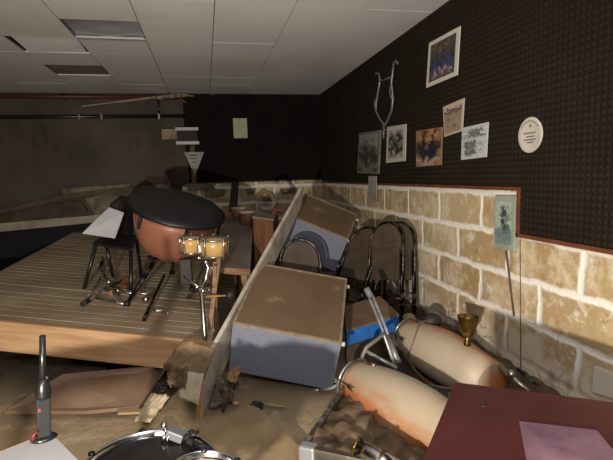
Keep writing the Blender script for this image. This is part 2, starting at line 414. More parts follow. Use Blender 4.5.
t = Thing('pipe', 'dark red pipe running along the back wall under the ceiling', 'pipe', (-2, 7.3, 2.74))
t.part('tube', MB().tube([(-4.1, 7.33, 2.765), (-.25, 7.33, 2.765)], .032), mat('dark_red_paint', '5c2320', '48201d', rough=.5))
for x in (-3.2, -1.9, -.7): t.part('bracket', MB().box((x-.015, 7.30, 2.73), (x+.015, YB, 2.80)), blkmetal)
t = Thing('pipe', 'thin black pipe below the red pipe on the stained back wall', 'pipe', (-2, 7.3, 2.48))
t.part('tube', MB().tube([(-4.1, 7.34, 2.475), (-.24, 7.34, 2.49)], .026), black)
for x in (-1.72, -1.42, -.62): t.part('clamp', MB().box((x-.012, 7.305, 2.44), (x+.012, YB, 2.52)), gsteel)
t.part('hanger', MB().tube([(-.62, 7.34, 2.50), (-.62, 7.36, 2.74)], .012), blkmetal)
a, b, c = aY(82, 107, 7.22), aY(150, 99, 7.27), aY(187, 96.5, 7.28)
mb = MB().prism([a, b, b+V((0, 0, .035)), a+V((0, 0, .02))], (0, .03, 0)).prism([b, c, c+V((0, 0, .045)), b+V((0, 0, .035))], (0, .03, 0))
solo('broken_batten', mb, mat('pale_batten', '9a8d7a', '7d705d', rough=.8), 'pale broken batten hanging slantwise across the two pipes', 'batten')
mb = MB()
for k in range(7):
    p = aY(150+k*6, 96+random.uniform(-1, 3), 7.26); q = p+V((random.uniform(.05, .12), 0, random.uniform(-.10, .03)))
    mb.tube([p, (p+q)/2+V((0, -.02, random.uniform(-.03, .02))), q], random.uniform(.006, .016), 6)
solo('torn_insulation', mb, mat('tan_insulation', 'a0876a', '6b5844', rough=.9), 'ragged tan insulation torn loose beside the black foam corner', 'insulation', kind='stuff')

# back wall clutter
t = Thing('cassette_deck', 'small dark box with two pale rails fixed by the foam edge', 'wall box', aY(188, 145, 7.3))
a, b = aY(178, 145, 7.30), aY(197, 128, 7.30)
t.part('body', MB().box((a.x, 7.22, a.z+.04), (b.x, YB, b.z-.04)), mat('slate_box', '16191d', '101215', rough=.7))
for z in (a.z, b.z-.045): t.part('rail', MB().box((a.x-.02, 7.19, z), (b.x+.02, YB, z+.045)), mat('dull_silver', 'a9abad', rough=.4))
t.o.name = 'wall_bracket_box'
a, b = aY(162, 140, 7.3), aY(178, 129, 7.3)
solo('cardboard_scrap', MB().box((a.x, 7.25, a.z), (b.x-.01, YB, b.z)), cardb, 'tan cardboard scrap stuck left of the pale railed wall box', 'cardboard', bevel=.02)
a, b, c = aY(184, 152, 7.3), aY(204, 152, 7.3), aY(195, 176, 7.3)
t = Thing('warning_sign', 'pale triangular sign pointing down beside the black foam', 'sign', c)
t.part('plate', MB().prism([a, b, c], (0, .012, 0)), mat('sign_plate', '9c9a94', '84817a', rough=.6))
m1 = MB()
for i in range(3):
    z = a.z-.06-.05*i; hw = .07-.018*i; m1.box((-.15-hw+.01, 7.292, z), (-.15+hw-.01, 7.30, z+.016))
t.part('marks', m1, mat('sign_mark', '4c4a46', rough=.7))
a, b = aY(198, 222, 7.3), aY(186, 150, 7.3)
solo('wood_batten', MB().box((-.20, 7.36, 1.47), (-.13, YB, 2.05)), mat('bare_wood', '7b5c3c', '5e452c', rough=.8), 'short brown batten behind the triangular sign', 'batten')
a, b = aY(234, 138, 7.3), aY(247, 118, 7.3)
t = Thing('notice', 'yellowish white notice pinned alone on the dark back wall foam', 'notice', (a.x, 7.34, a.z))
t.part('sheet', MB().box((a.x, 7.335, a.z), (b.x, 7.345, b.z)), mat('notice_paper', 'b5b59a', 'a3a388', rough=.8))
t.part('pin', MB().ball(((a.x+b.x)/2, 7.333, b.z-.02), .006, 6), black)

# broken render, beams and boards on the lower left back wall
def chunk(name, poly, d, m, label, cat, bev=.008, Y=7.36):
    return solo(name, MB().prism([aY(x, y, Y) for x, y in poly], (0, d, 0)), m, label, cat, bevel=bev)
rough_r = mat('broken_render', '8a7f6c', '5a5143', scale=7, rough=.9, bump=.6)
darkr = mat('dark_render', '544536', '3e3327', scale=4, rough=.9, bump=.8)
chunk('wood_beam', [(0, 209), (70, 193), (170, 183), (170, 187), (75, 198), (0, 214)], .05, mat('grey_beam', '5c4c3c', '48392c', rough=.8, scale=6), 'long thin beam sloping up along the broken back wall', 'beam', Y=7.30)
chunk('plaster_patch', [(62, 189), (80, 187), (112, 185), (130, 184), (128, 189), (95, 191), (64, 196)], .05, rough_r, 'pale ledge of plaster above the long thin beam', 'plaster', Y=7.34)
chunk('plaster_patch', [(84, 198), (112, 193), (125, 200), (118, 214), (98, 220), (91, 208)], .05, rough_r, 'ragged pale patch of render behind the white sheet', 'plaster', Y=7.345)
chunk('brick_patch', [(8, 210), (30, 206), (80, 201), (88, 211), (80, 221), (30, 224), (10, 223)], .04, mat('brown_brickwork', '3e342a', '53463a', scale=7, rough=.9, bump=.8), 'grey brown brickwork exposed above the white edging board', 'brickwork', Y=7.35)
chunk('brick_patch', [(-14, 214), (8, 212), (10, 224), (-14, 226)], .04, mat('red_brick_patch', '553c2a', '3e2e21', scale=5, rough=.9, bump=.8), 'rusty brown brick patch at the far left of the wall', 'brickwork', Y=7.35)
chunk('edging_board', [(-20, 234), (100, 222), (112, 218), (112, 213), (96, 215), (-20, 225)], .06, mat('pale_edging', 'a79c88', '8c8270', rough=.7), 'long whitish edging board above the black drop on the left', 'board', Y=7.28)
chunk('black_curtain', [(-25, 235), (112, 219), (112, 300), (-25, 330)], .03, blackvoid, 'black cloth hanging below the white edging board', 'curtain', Y=7.31)
for (pl, lab) in (([(146, 178), (165, 177), (164, 183), (145, 184)], 'reddish brick lying on the wall ledge left of the sign'), ([(166, 172), (174, 168), (183, 175), (186, 184), (178, 187), (170, 183)], 'crumbling rusty plaster lump under the triangular sign'), ([(186, 184), (212, 184), (216, 189), (188, 191)], 'pale stone block at the lower edge of the black foam')):
    chunk('rubble_piece', pl, .09, {'r': mat('rust_plaster', '4a382b', '33271e', scale=6, rough=.9, bump=.7), 'p': rough_r}['p' if 'pale' in lab else 'r'], lab, 'rubble', Y=7.30)
chunk('wood_post', [(232, 182), (239, 182), (236, 240), (226, 240)], .06, mat('dark_post', '2a2420', '3a3028', rough=.8), 'dark upright post before the low stone wall at the back', 'post', Y=7.2)
random.seed(3)
for i, (x, y, ww, hh) in enumerate([(204, 190, 22, 6), (262, 196, 12, 5), (281, 189, 16, 4), (246, 189, 10, 5)]):
    chunk('rubble_piece', [(x, y), (x+ww, y-1), (x+ww-2, y+hh), (x+2, y+hh+1)], .08, mat('dim_stone', '7d715c', '62563f', scale=6, rough=.9, bump=.6),
          ['flat grey stone left of the dark upright post', 'small stone right of the back post beside the tan bongos', 'thin stone slab on the ledge nearest the leaning panel', 'stone just right of the dark back post'][i], 'rubble', Y=7.28)

# ================================================================== RIGHT WALL: pictures and fittings
def print_mat():
    if 'print' not in MC:
        t = NT('photo_print'); t.b.inputs['Roughness'].default_value = .55
        a = t.n('Attribute'); a.attribute_name = 'ink'; t.l(a.outputs['Color'], t.b.inputs['Base Color']); MC['print'] = t.m
    return MC['print']
PX = XR-.040
def picture(corners, rows, pal, label, cat='picture', name='framed_photograph', border='c9c4b8', thick=.008, group=None, X=PX, bw=.08, frame=None, glass=False):
    q = [aX(x, y, X) for x, y in corners]   # tl, tr, br, bl
    t = Thing(name, label, cat, q[3], group)
    def P(a, b, off=0): 
        p = (q[0]*(1-a)+q[1]*a)*(1-b)+(q[3]*(1-a)+q[2]*a)*b; return p+V((-off, 0, 0))
    t.part('mount' if not frame else 'frame', MB().prism([P(0, 0), P(1, 0), P(1, 1), P(0, 1)], (thick, 0, 0)), frame or mat('print_border_'+border, border, rough=.6))
    n = len(rows); m = len(rows[0]); K = 3; N, Mm = n*K, m*K; mb = MB(); vs = []; cols = []
    rnd = random.Random(len(label))
    for j in range(N+1):
        for i in range(Mm+1):
            a = bw+(1-2*bw)*i/Mm; b = bw+(1-2*bw)*j/N; vs.append(P(a, b, .002))
            ii = min(max(int(i/K+rnd.uniform(-.45, .45)), 0), m-1); jj = min(max(int(j/K+rnd.uniform(-.45, .45)), 0), n-1)
            c = lin(pal[rows[jj][ii]]); g = rnd.uniform(.8, 1.2); cols.append((c[0]*g, c[1]*g, c[2]*g, 1))
    mb.add(vs, [(j*(Mm+1)+i, (j+1)*(Mm+1)+i, (j+1)*(Mm+1)+i+1, j*(Mm+1)+i+1) for j in range(N) for i in range(Mm)])
    o = t.part('print', mb, print_mat()); at = o.data.color_attributes.new('ink', 'FLOAT_COLOR', 'POINT')
    for q2, c in zip(at.data, cols): q2.color = c
    return t

picture([(429, 43), (460, 26), (457, 75), (426, 88)],
  ['kkgkkkkkkk', 'kgkkkkggkk', 'kkkkgkkkkk', 'kkdkkdkkdk', 'kdbdbdbbdk', 'kbbdbbdbbd', 'dbbbdbbbbb', 'kbwbwbwbbk', 'kpwppwppwk', 'kppkppkppk'],
  {'k': '4a3f3a', 'g': '6b5a4c', 'd': '2c2a33', 'b': '3b3c5c', 'w': '9a929a', 'p': '6b4c4a'}, 'highest band photograph on the foam, white border, blue group', bw=.09)
picture([(443, 107), (464, 98), (462, 131), (444, 137)],
  ['gggggg', 'dddddd', 'tttttt', 'tdtttt', 'tttttt', 'tttdtt', 'tttttt'], {'g': 'b3a594', 'd': '5c5048', 't': '93806f'}, 'curling brownish certificate between the top photo and the row below', name='certificate', border='b9ab98', bw=.07)
picture([(416, 131), (442, 127), (441, 165), (416, 167)],
  ['bbkkyykb', 'bykbbkyb', 'bbkyykbb', 'kkddddkk', 'dddbdddd', 'kddddddb', 'bkddddkb', 'ppkpkppp', 'bbppppbb'], {'b': '8d6c48', 'y': 'a88358', 'k': '4c3b2e', 'd': '1d1f33', 'p': '9c8a78'}, 'tan toned group photograph of people in dark blue, no border', border='8a7358', bw=.02)
picture([(387, 127), (406, 124), (405, 161), (386, 163)],
  ['ggwggg', 'gkgkkg', 'kkkgkk', 'kgkkkg', 'gkkkgk', 'kkgkkk', 'gkwkkg', 'ggggwg'], {'g': '8f8d84', 'k': '33332f', 'w': 'b8b5aa'}, 'black and white group photograph with wide white border', border='b9b6aa', bw=.12)
picture([(359, 133), (380, 130), (378, 174), (357, 173)],
  ['wwwwww', 'wggwgw', 'ggggww', 'gkkgkg', 'kgkkkg', 'kkkkkk', 'gkkgkk', 'ggkkgg', 'kggggk'], {'g': '6d6c66', 'k': '3c3b38', 'w': '8f8e87'}, 'grey photograph in thin frame, farthest left on the foam', border='6b6862', bw=.06, thick=.02)
picture([(462, 128), (488, 122), (486, 157), (461, 160)],
  ['wwwwwwww', 'wwkdkdkw', 'wwdkdkww', 'dddddddd', 'wwwwwwww', 'wkkkkwww', 'wkgkkwlw', 'wkkgkwww', 'wkgkkwlw', 'wkkkkwww', 'wwwwwwww'],
  {'w': 'b9bcbf', 'k': '5b625f', 'd': '777d80', 'g': '858c86', 'l': '8d9194'}, 'white newspaper page with dark masthead and grey picture', cat='newspaper', name='newspaper_page', border='b9bcbf', bw=.03)
picture([(495, 196), (515, 196), (513, 251), (493, 248)],
  ['aaaaaa', 'aakada', 'aakkad', 'adkkda', 'aakdkd', 'aakkaa', 'aadkka', 'ccdkcc', 'cccccc', 'dccccc', 'dddddd'],
  {'a': '9fae9f', 'k': '3a4440', 'd': '75867c', 'c': '68797c'}, 'small green grey framed picture hanging on the bare stone', border='9cab9b', thick=.035, X=XR-.04, bw=.10,
  frame=mat('pale_frame', 'a3a89a', '8b9084', rough=.5))
# round plate
c = aX(529.5, 135, PX); t = Thing('wall_plate', 'round white commemorative plate on the brown foam', 'plate', c-V((0, 0, .1)))
Mx = axis_frame(c+V((.02, 0, 0)), V((-1, 0, 0)))
t.part('dish', MB().lathe([(.001, 0), (.09, 0), (.103, .018), (.098, .020), (.072, .012), (.001, .012)], 40, Mx, cap=False), mat('white_glaze', 'c6c2b4', 'b5b0a0', rough=.35))
mb = MB()
for k in range(8):
    a = -.9+k*.26; y, z = .082*math.sin(a), .082*math.cos(a)
    mb.box((c.x-.003, c.y+y-.004, c.z+z-.006), (c.x+.001, c.y+y+.004, c.z+z+.002))
for z, hw in ((.012, .045), (-.008, .035), (-.026, .045), (-.042, .025)):
    yy = -hw
    while yy < hw:
        wd = random.uniform(.006, .014); mb.box((c.x+.004, c.y+yy, c.z+z-.004), (c.x+.010, c.y+yy+wd, c.z+z+.003)); yy += wd+.004
t.part('lettering', mb, mat('grey_letters', '6a665c', rough=.7))
t.part('emblem', MB().lathe([(.001, 0), (.009, 0), (.009, .003), (.001, .003)], 16, axis_frame(c+V((.007, 0, .052)), V((-1, 0, 0)))), mat('grey_emblem', '7b7a6c', rough=.6))
# lyre shaped bracket
t = Thing('wall_bracket', 'grey lyre shaped metal bracket hung above the far photographs', 'bracket', aX(384, 138, PX))
def zp(x, y): return aX(350+x/3.067, 50+y/3.067, PX-.02)
t.part('arm', MB().tube([zp(78, 78), zp(82, 70), zp(90, 74), zp(92, 95), zp(86, 130), zp(80, 165), zp(80, 188), zp(92, 212), zp(103, 228), zp(104, 245)], .012, 8), gsteel)
t.part('arm', MB().tube([zp(146, 42), zp(142, 33), zp(134, 40), zp(131, 70), zp(127, 100), zp(132, 150), zp(128, 185), zp(116, 215), zp(104, 232), zp(104, 245)], .012, 8), gsteel)
t.part('crossbar', MB().tube([zp(91, 97), zp(129, 82)], .009, 8), gsteel)
t.part('hook', MB().tube([zp(80, 190), zp(75, 170), zp(77, 150)], .007, 6), gsteel)
t.part('hook', MB().tube([zp(128, 150), zp(122, 130), zp(123, 110)], .007, 6), gsteel)
t.part('stem', MB().tube([zp(104, 240), zp(103, 272)], .011, 8), gsteel)
t.part('wall_plug', MB().tube([zp(104, 245), zp(104, 245)+V((.045, 0, 0))], .006, 8), gsteel)
a, b = aX(369, 199, PX), aX(376.5, 176, PX)
solo('paper_strip', MB().box((XR-.045, b.y, a.z), (XR-.036, a.y, b.z)), mat('grey_strip', '9a988e', '86837a', rough=.8), 'narrow grey paper strip hanging below the farthest left photo', 'paper')
solo('shadow_line', MB().tube([aX(506, 251, XR-.03), aX(508.5, 270, XR-.02), aX(511, 292, XR-.012), aX(514, 316, XR-.012)], .0065, 6), mat('shadow_grey', '4a4136', rough=.7), 'grey shadow line built as a thin tube below the picture frame on the stone', 'shadow_strip')  # soft shadow line on the stone, modelled as a dark tube
solo('wall_wire', MB().tube([aX(520, 238, XR-.004), aX(520.5, 290, XR-.004), aX(520.6, 340, XR-.004), aX(521, 385, XR-.004)], .003, 6), mat('wire_dark', '4c3e2c', rough=.7), 'thin dark wire running straight down the stone wall', 'wire')
q = [aX(594, 366, XR-.012), aX(640, 384, XR-.012), aX(640, 408, XR-.012), aX(591, 392, XR-.012)]
solo('junction_box', MB().prism(q, (.012, 0, 0)), mat('white_cover', 'c8c0ae', rough=.6), 'flat white cover plate low on the right stone wall', 'cover plate', bevel=.003)

# ================================================================== STAGE
SA, SB, SCn = aZ(0, 322, .55), aZ(200, 342, .42), aZ(72, 233, .82)
sn = (SB-SA).cross(SCn-SA).normalized(); 
if sn.z < 0: sn = -sn
su = (SB-SA).normalized(); sv = sn.cross(su)
def st(x, y, h=0): return aP(x, y, SB+sn*h, sn)
def stl(p): d = p-SB; return V((d.dot(su), d.dot(sv), d.dot(sn)))
SM = frame_of(SB, su, sv)
# outline in stage coordinates: front edge to the right end, back edge, left edge
pC, pL, pFR = stl(SCn), stl(st(-14, 279)), stl(st(222, 344.5))
t = Thing('stage', 'raised timber stage deck covered in mud behind a pine front board', 'stage', M=SM)
yb = 3.75; pitch = .098; y = .03
def xleft(y):
    k = (y-pL.y)/(pC.y-pL.y)
    return pL.x+(pC.x-pL.x)*k if y > pL.y else -2.6
mb = MB()
while y < min(yb, pC.y):
    dz = random.uniform(-.002, .002)
    x0, x1 = xleft(y), xleft(y+pitch)
    if y+pitch < pL.y: x0 = x1 = -2.6
    xr = .10-.34*y+random.uniform(-.01, .01)
    mb.prism([V((x0, y, dz)), V((xr, y, dz)), V((xr-.34*pitch, y+pitch-.012, dz)), V((x1, y+pitch-.012, dz))], (0, 0, -.025)); y += pitch
t.part('decking', mb, deckm, local=True, bevel=.0015)
t.part('front_board', MB().box((-2.6, -.004, -.225), (.10, .034, .006)), wood, local=True, bevel=.004, label='pine front board, orange brown')
t.part('under_frame', MB().prism([V((-2.5, .04, -.16)), V((.06, .04, -.16)), V((-1.06, 3.3, -.16)), V((-2.1, 3.3, -.16))], (0, 0, .13)), mat('dark_joist', '3a3026', rough=.8), local=True)
for (x, y) in ((-2.3, .3), (-.9, .4), (-.05, .3), (-1.9, 3.0), (-1.2, 3.0)):
    top = SM @ V((x, y, -.1)); t.part('support', MB().box((top.x-.04, top.y-.04, -.05), (top.x+.04, top.y+.04, top.z)), blkmetal)
# small black bolt handle on the front board
p = aP(38, 345, SB-sv*.02, sv); q = aP(38, 360, SB-sv*.02, sv)

# ================================================================== STAGE FURNITURE
# black chair with paper
def spt(x, y, h): return st(x, y)+V((0, 0, h))
f1 = st(84, 289)               # front-left foot
ch_d = (f1-O).dot(fw)
t = Thing('chair', 'black moulded chair on the stage holding a white sheet', 'chair', f1)
def cp(x, y, dd=0): return aD(x, y, ch_d+dd)
s1, s2, s3, s4 = cp(92, 243, 0), cp(133, 249, -.02), cp(136, 236, .36), cp(104, 233, .38)
mb = MB().prism([s1, s2, s3, s4], (0, 0, -.025)); t.part('seat', mb, black, bevel=.012)
mb = MB(); n = 12; vs = []
for j in range(9):
    for i in range(n+1):
        a = i/n; b = j/8
        base = s4*(1-a)+s3*a; top = cp(110, 205, .50)*(1-a)+cp(137, 206, .46)*a
        p = base*(1-b)+top*b + V((0, .09*math.sin(math.pi*a), 0)) + V((0, 0, .09*math.sin(math.pi*a)*b))
        vs.append(p)
mb.add(vs, [(j*(n+1)+i, j*(n+1)+i+1, (j+1)*(n+1)+i+1, (j+1)*(n+1)+i) for j in range(8) for i in range(n)], True)
o = t.part('backrest', mb, black); md = o.modifiers.new('s', 'SOLIDIFY'); md.thickness = .02
r_ = st(124, 300); f2 = aP(133, 296, SB, sn); b1 = st(113, 277); b2 = st(142, 279)
for a, b in ((s1+V((.03, 0, -.02)), f1), (s2+V((-.02, 0, -.02)), st(131, 296)), (s4+V((0, 0, -.02)), b1), (s3+V((0, 0, -.02)), b2)):
    t.part('leg', MB().tube([a, b], [.018, .015], 8), black)
w1, w2, w3, w4 = cp(82, 233.5, .05), cp(115, 238.5, .05), cp(124, 213, .28), cp(109, 207.5, .34)
mb = MB().prism([w1, w2, w3, w4], (0, .004, .002)); solo('paper_sheet', mb, paper, 'blank white sheet propped on the black chair on the stage', 'paper')

# timpani
tc = aD(178, 207, 4.0); tn = V((.27, -.30, 1)).normalized(); TM = axis_frame(tc, tn, V((0, 1, 0)))
t = Thing('timpani_drum', 'large copper coloured kettledrum under a black cover on the stage', 'kettledrum', M=Matrix.Translation(V((tc.x, tc.y, st(170, 300).z))))
R_ = .365
prof = [(.02, -.50), (.12, -.485), (.22, -.43), (.29, -.34), (.335, -.22), (.358, -.10), (R_, 0)]
t.part('bowl', MB().lathe(prof, 48, TM), copper, sub=1)
cov = t.part('cover', MB().lathe([(.001, .05), (.15, .046), (.30, .036), (.385, .022), (.418, .0), (.420, -.022), (.41, -.026), (.385, 0), (.02, .02)], 56, TM, cap=False), leather, label='black padded cover')
t.part('hoop', MB().lathe([(R_, -.03), (R_+.02, -.03), (R_+.02, -.002), (R_, -.002)], 48, TM, cap=False), blackm)
for k in range(6):
    a = math.radians(-72+60*k); c = TM @ V((math.cos(a)*(R_+.022), math.sin(a)*(R_+.022), -.05)); dn = -tn
    lug = t.part('tension_lug', MB().tube([c-dn*.02, c+dn*.03, c+dn*.10], [.010, .016, .011], 8), blackm)
    t.part('tension_rod', MB().tube([c-dn*.05, c+dn*.03], .005, 6), chrome, parent=lug)
# base, struts and pedal
bb = TM @ V((0, 0, -.5)); 
def sp(x, y, h=0): return st(x, y)+sn*h
t.part('base_ring', MB().tube([bb+V((.16*math.cos(a/10*math.pi), .16*math.sin(a/10*math.pi), .02)) for a in range(20)], .014, 8, closed=True), blackm)
fA, fB, fC = sp(127, 306, .02), sp(192, 292, .03), sp(172, 275, .03)
for k, (x, y, f) in enumerate(((158, 256, fA), (186, 256, fB), (174, 250, fC))):
    top = aD(x, y, 3.95); leg = t.part('strut', MB().tube([top, top*.4+f*.6, f], [.022, .017, .014], 10), blkmetal)
    t.part('caster', MB().tube([f-su*.02, f+su*.02], .024, 12), blackm, parent=leg)
t.part('gearbox', MB().box((-.05, -.05, -.12), (.05, .05, .10), Matrix.Translation(aD(186, 270, 3.9))), blackm, bevel=.012)
t.part('crossbar', MB().tube([sp(110, 297, .10), sp(140, 300, .06), sp(156, 300, .05)], .009, 8), dchrome)
pd = t.part('pedal', MB().tube([sp(164, 288, .12), sp(150, 312, .05), sp(144, 322, .02)], [.014, .012, .016], 8), blkmetal)
t.part('pedal_joint', MB().ball(sp(146, 305, .05), .03, 8), dchrome, parent=pd)
# little clamp on the deck right of the pedal
t2 = Thing('loose_clamp', 'little chrome clamp lying on the deck right of the kettledrum pedal', 'clamp', sp(160, 312, 0))
t2.part('body', MB().box((-.03, -.012, 0), (.03, .012, .02), Matrix.Translation(sp(160, 312, .002))), dchrome, bevel=.004)
t2.part('wing_nut', MB().tube([sp(153, 311, .01), sp(157, 312, .02)], .006, 6), chrome)
t2.part('screw', MB().tube([sp(161, 312, .012), sp(168, 314, .01)], .004, 6), chrome)

# collapsed chrome stand on the stage
t = Thing('drum_stand', 'collapsed chrome drum stand lying left of the kettledrum', 'drum stand', sp(105, 300))
for pts, r in (([sp(86, 305, .02), sp(108, 293, .06), sp(122, 285, .04)], .011), ([sp(101, 276, .08), sp(110, 292, .07), sp(118, 305, .015)], .010), ([sp(88, 302, .05), sp(105, 282, .10), sp(103, 270, .15)], .008), ([sp(106, 295, .05), sp(142, 298, .03)], .009), ([sp(96, 300, .015), sp(126, 306, .015)], .008)):
    t.part('tube', MB().tube(pts, r, 8), dchrome)
t.part('rubber_foot', MB().tube([sp(82, 307, .022), sp(89, 304, .03)], .020, 10), blackm)
t.part('rubber_foot', MB().tube([sp(100, 278, .08), sp(102, 272, .11)], .016, 10), blackm)
t.part('clamp', MB().ball(sp(109, 290, .075), .026, 8), dchrome)
t.part('clamp', MB().ball(sp(118, 296, .05), .022, 8), dchrome)
# tan wooden block instrument
t = Thing('wood_block', 'tan slotted wood block lying behind the collapsed stand', 'percussion block', sp(124, 292))
a, b = sp(113, 296, .02), sp(134, 281, .05); d = (b-a).normalized(); Mx = frame_of(a, d, sv)
L = (b-a).length
t.part('body', MB().box((0, -.035, -.015), (L, .035, .03), Mx), mat('tan_wood', 'b47c4c', '8c5a34', rough=.5), bevel=.008)
t.part('slot', MB().box((L*.35, -.012, .028), (L*.8, .012, .033), Mx), blackm)
t.part('metal_band', MB().box((L*.15, -.037, -.016), (L*.28, .037, .033), Mx), chrome)

# bongos on a chrome stand
bd = 3.38
t = Thing('bongo_drums', 'pair of cream bongos with chrome lugs on a stand at the stage edge', 'bongos', st(206, 341))
bc = [(191, 236.5, .078, .125), (213.5, 238, .102, .135)]
for (x, y, r, h) in bc:
    c = aD(x, y, bd+(.03 if r < .09 else -.02)); ax = V((.03, -.06, 1)).normalized(); BM = axis_frame(c, ax, V((0, 1, 0)))
    sh = t.part('shell', MB().lathe([(r*.86, -h), (r*.96, -h*.4), (r*.97, -.01)], 32, BM), cream)
    t.part('head', MB().lathe([(.001, .004), (r*.98, .002), (r*.98, -.01)], 32, BM, cap=False), skin, parent=sh)
    t.part('rim', MB().tube([BM @ V((r*1.05*math.cos(a*math.pi/16), r*1.05*math.sin(a*math.pi/16), -.006)) for a in range(32)], .007, 6, closed=True), dchrome, parent=sh)
    t.part('lower_ring', MB().tube([BM @ V((r*.92*math.cos(a*math.pi/16), r*.92*math.sin(a*math.pi/16), -h+.01)) for a in range(32)], .006, 6, closed=True), chrome, parent=sh)
    for k in range(5):
        a = math.radians(-125+72*k); ca, sa = math.cos(a), math.sin(a)
        t.part('lug', MB().tube([BM @ V((r*1.09*ca, r*1.09*sa, .012)), BM @ V((r*1.12*ca, r*1.12*sa, -h*.35)), BM @ V((r*1.02*ca, r*1.02*sa, -h*.8)), BM @ V((r*1.10*ca, r*1.10*sa, -h-.01))], [.008, .006, .009, .007], 8), chrome, parent=sh)
c1 = aD(203, 248, bd)
t.part('bridge', MB().box((-.04, -.05, -.03), (.04, .03, .03), Matrix.Translation(c1)), chrome, bevel=.008)
j1, j2, j3, j4 = aD(204, 258, bd-.05), aD(208, 268, bd-.05), aD(206, 279, bd-.05), aD(201, 288, bd-.05)
t.part('tilter', MB().tube([c1, j1, j2, j3, j4], [.012, .015, .012, .015, .016], 8), chrome)
for x, y, r in ((199, 258, .015), (206, 262, .017), (212, 268, .012), (197, 287, .018), (203, 291, .020), (209, 290, .010)):
    t.part('wing_nut', MB().ball(aD(x, y, bd-.06), r, 6, (1, .6, .8)), chrome)
t.part('pole', MB().tube([j4, aD(203, 312, bd-.03), st(205.5, 341)+V((0, -.01, 0))], .016, 12), dchrome)
t.part('side_arm', MB().tube([aD(198, 286, bd), aD(189, 281, bd+.05), aD(184, 276, bd+.1)], .009, 8), chrome)

# ================================================================== CLUTTER RIGHT OF THE STAGE
t = Thing('wooden_trestle', 'two muddy wooden slats standing upright right of the bongo stand', 'trestle', aD(210, 350, 3.3))
g0, g1 = aD(219, 259, 3.5), aD(206, 345, 3.42)
for a, b, wd in ((aD(219, 256, 3.5), aD(207, 348, 3.40), .016), (aD(215, 262, 3.46), aD(211, 346, 3.46), .013)):
    mb = MB().hexa([b-RT*wd, b+RT*wd, b+RT*wd+fw*.03, b-RT*wd+fw*.03, a-RT*wd, a+RT*wd, a+RT*wd+fw*.03, a-RT*wd+fw*.03])
    t.part('slat', mb, woodd)
solo('drumstick', MB().tube([sp(186, 300, .02), aD(209, 296.5, 3.36), aD(226, 295.5, 3.38)], [.010, .009, .006], 8), mat('stick_wood', '9c7a4e', rough=.5), 'wooden drumstick lying level across the bongo stand pole', 'drumstick')
mb = MB().ball(aD(230, 295, 3.42), .035, 8); solo('mallet_head', mb, blackm, 'dark round mallet head at the drumstick tip', 'mallet')

# bench running to the back wall
Bf1, Bf2, Bb2, Bb1 = aY(206, 266, 3.75), aY(250, 269, 3.80), aY(254, 214, 5.7), aY(229, 212, 5.75)
t = Thing('bench', 'long grey topped wooden bench sloping behind the bongos', 'bench', V((Bf1.x, Bf1.y, 0)))
t.part('top', MB().prism([Bf1, Bf2, Bb2, Bb1], (0, 0, -.02)), mat('grey_bench_top', '7a7064', '675c50', rough=.6, scale=4))
t.part('front_rail', MB().prism([Bf1-V((0, .012, .0)), Bf2-V((0, .012, 0)), Bf2-V((0, .012, .055)), Bf1-V((0, .012, .05))], (0, .02, 0)), woodd)
for p in (Bf1+V((.05, .04, -.03)), Bf2+V((-.05, .04, -.03)), Bb1+V((.05, -.05, -.03)), Bb2+V((-.05, -.05, -.03))):
    t.part('leg', MB().box((p.x-.025, p.y-.025, -.05), (p.x+.025, p.y+.025, p.z)), woodd)
t.part('side_panel', MB().prism([Bf2+V((-.01, .01, -.02)), Bb2+V((-.01, -.01, -.02)), V((Bb2.x-.01, Bb2.y, .1)), V((Bf2.x-.01, Bf2.y, .1))], (-.02, 0, 0)), mat('dark_side', '3c2d22', rough=.7))
def bench_pt(x, y): return aP(x, y, Bf1, (Bf2-Bf1).cross(Bb1-Bf1).normalized())
# small pots on the bench
for i, (x, y, r, h, lab) in enumerate([(239, 220, .085, .15, 'smaller muddy brown bongo on the grey bench'), (249, 226, .105, .17, 'larger muddy brown bongo with pale head on the grey bench')]):
    b = bench_pt(x, y); t = Thing('bongo_drum', lab, 'bongo', b, 'muddy bongos on the bench')
    LM = Matrix.Translation(b)
    t.part('shell', MB().lathe([(r*.78, 0), (r*.92, h*.6), (r, h)], 24, LM), mat('brown_drum_shell', '8e6244', '70492f', rough=.5, scale=8))
    t.part('head', MB().lathe([(.001, h+.006), (r*1.1, h+.004), (r*1.1, h-.03), (r, h-.03)], 24, LM, cap=False), mat('pale_head', 'a2917a', '857460', rough=.6))
# brown cabinet beside the bench
t = Thing('wooden_box', 'reddish brown wooden box standing between the bench and leaning panel', 'box', V((.75, 4.6, 0)))
a, b, c, d = aY(253, 218, 4.65), aY(273, 221, 4.72), aY(278, 212, 5.15), aY(260, 208, 5.1)
t.part('body', MB().hexa([V((p.x, p.y, .0)) for p in (a, b, c, d)]+[a, b, c, d]), mat('red_brown_wood', '7a4c30', '5e3a25', scale=4, rough=.6, stretch=(6, 6, 1), mud='4d3b2c', mudamt=.35))
t.part('lid', MB().prism([a+V((-.01, -.01, 0)), b+V((.01, -.01, 0)), c+V((.01, .01, 0)), d+V((-.01, .01, 0))], (0, 0, .02)), mat('grey_lid', '7f7768', '6a6154', rough=.6))
lidz = (a+c)/2
mb = MB(); q = [aD(262, 214, 4.95), aD(271, 211, 5.0), aD(278, 215, 4.95), aD(268, 219, 4.9)]
mb.prism(q, (0, 0, .03)); solo('cloth_bundle', mb, mat('dark_bundle', '2b2b2e', '3a3632', rough=.8), 'dark crumpled bundle on top of the red brown box', 'cloth', bevel=.01)
mb = MB().tube([aD(272, 216, 4.9), aD(276, 209, 4.92), aD(280, 213, 4.9), aD(277, 204, 4.95)], [.02, .035, .03, .015], 8)
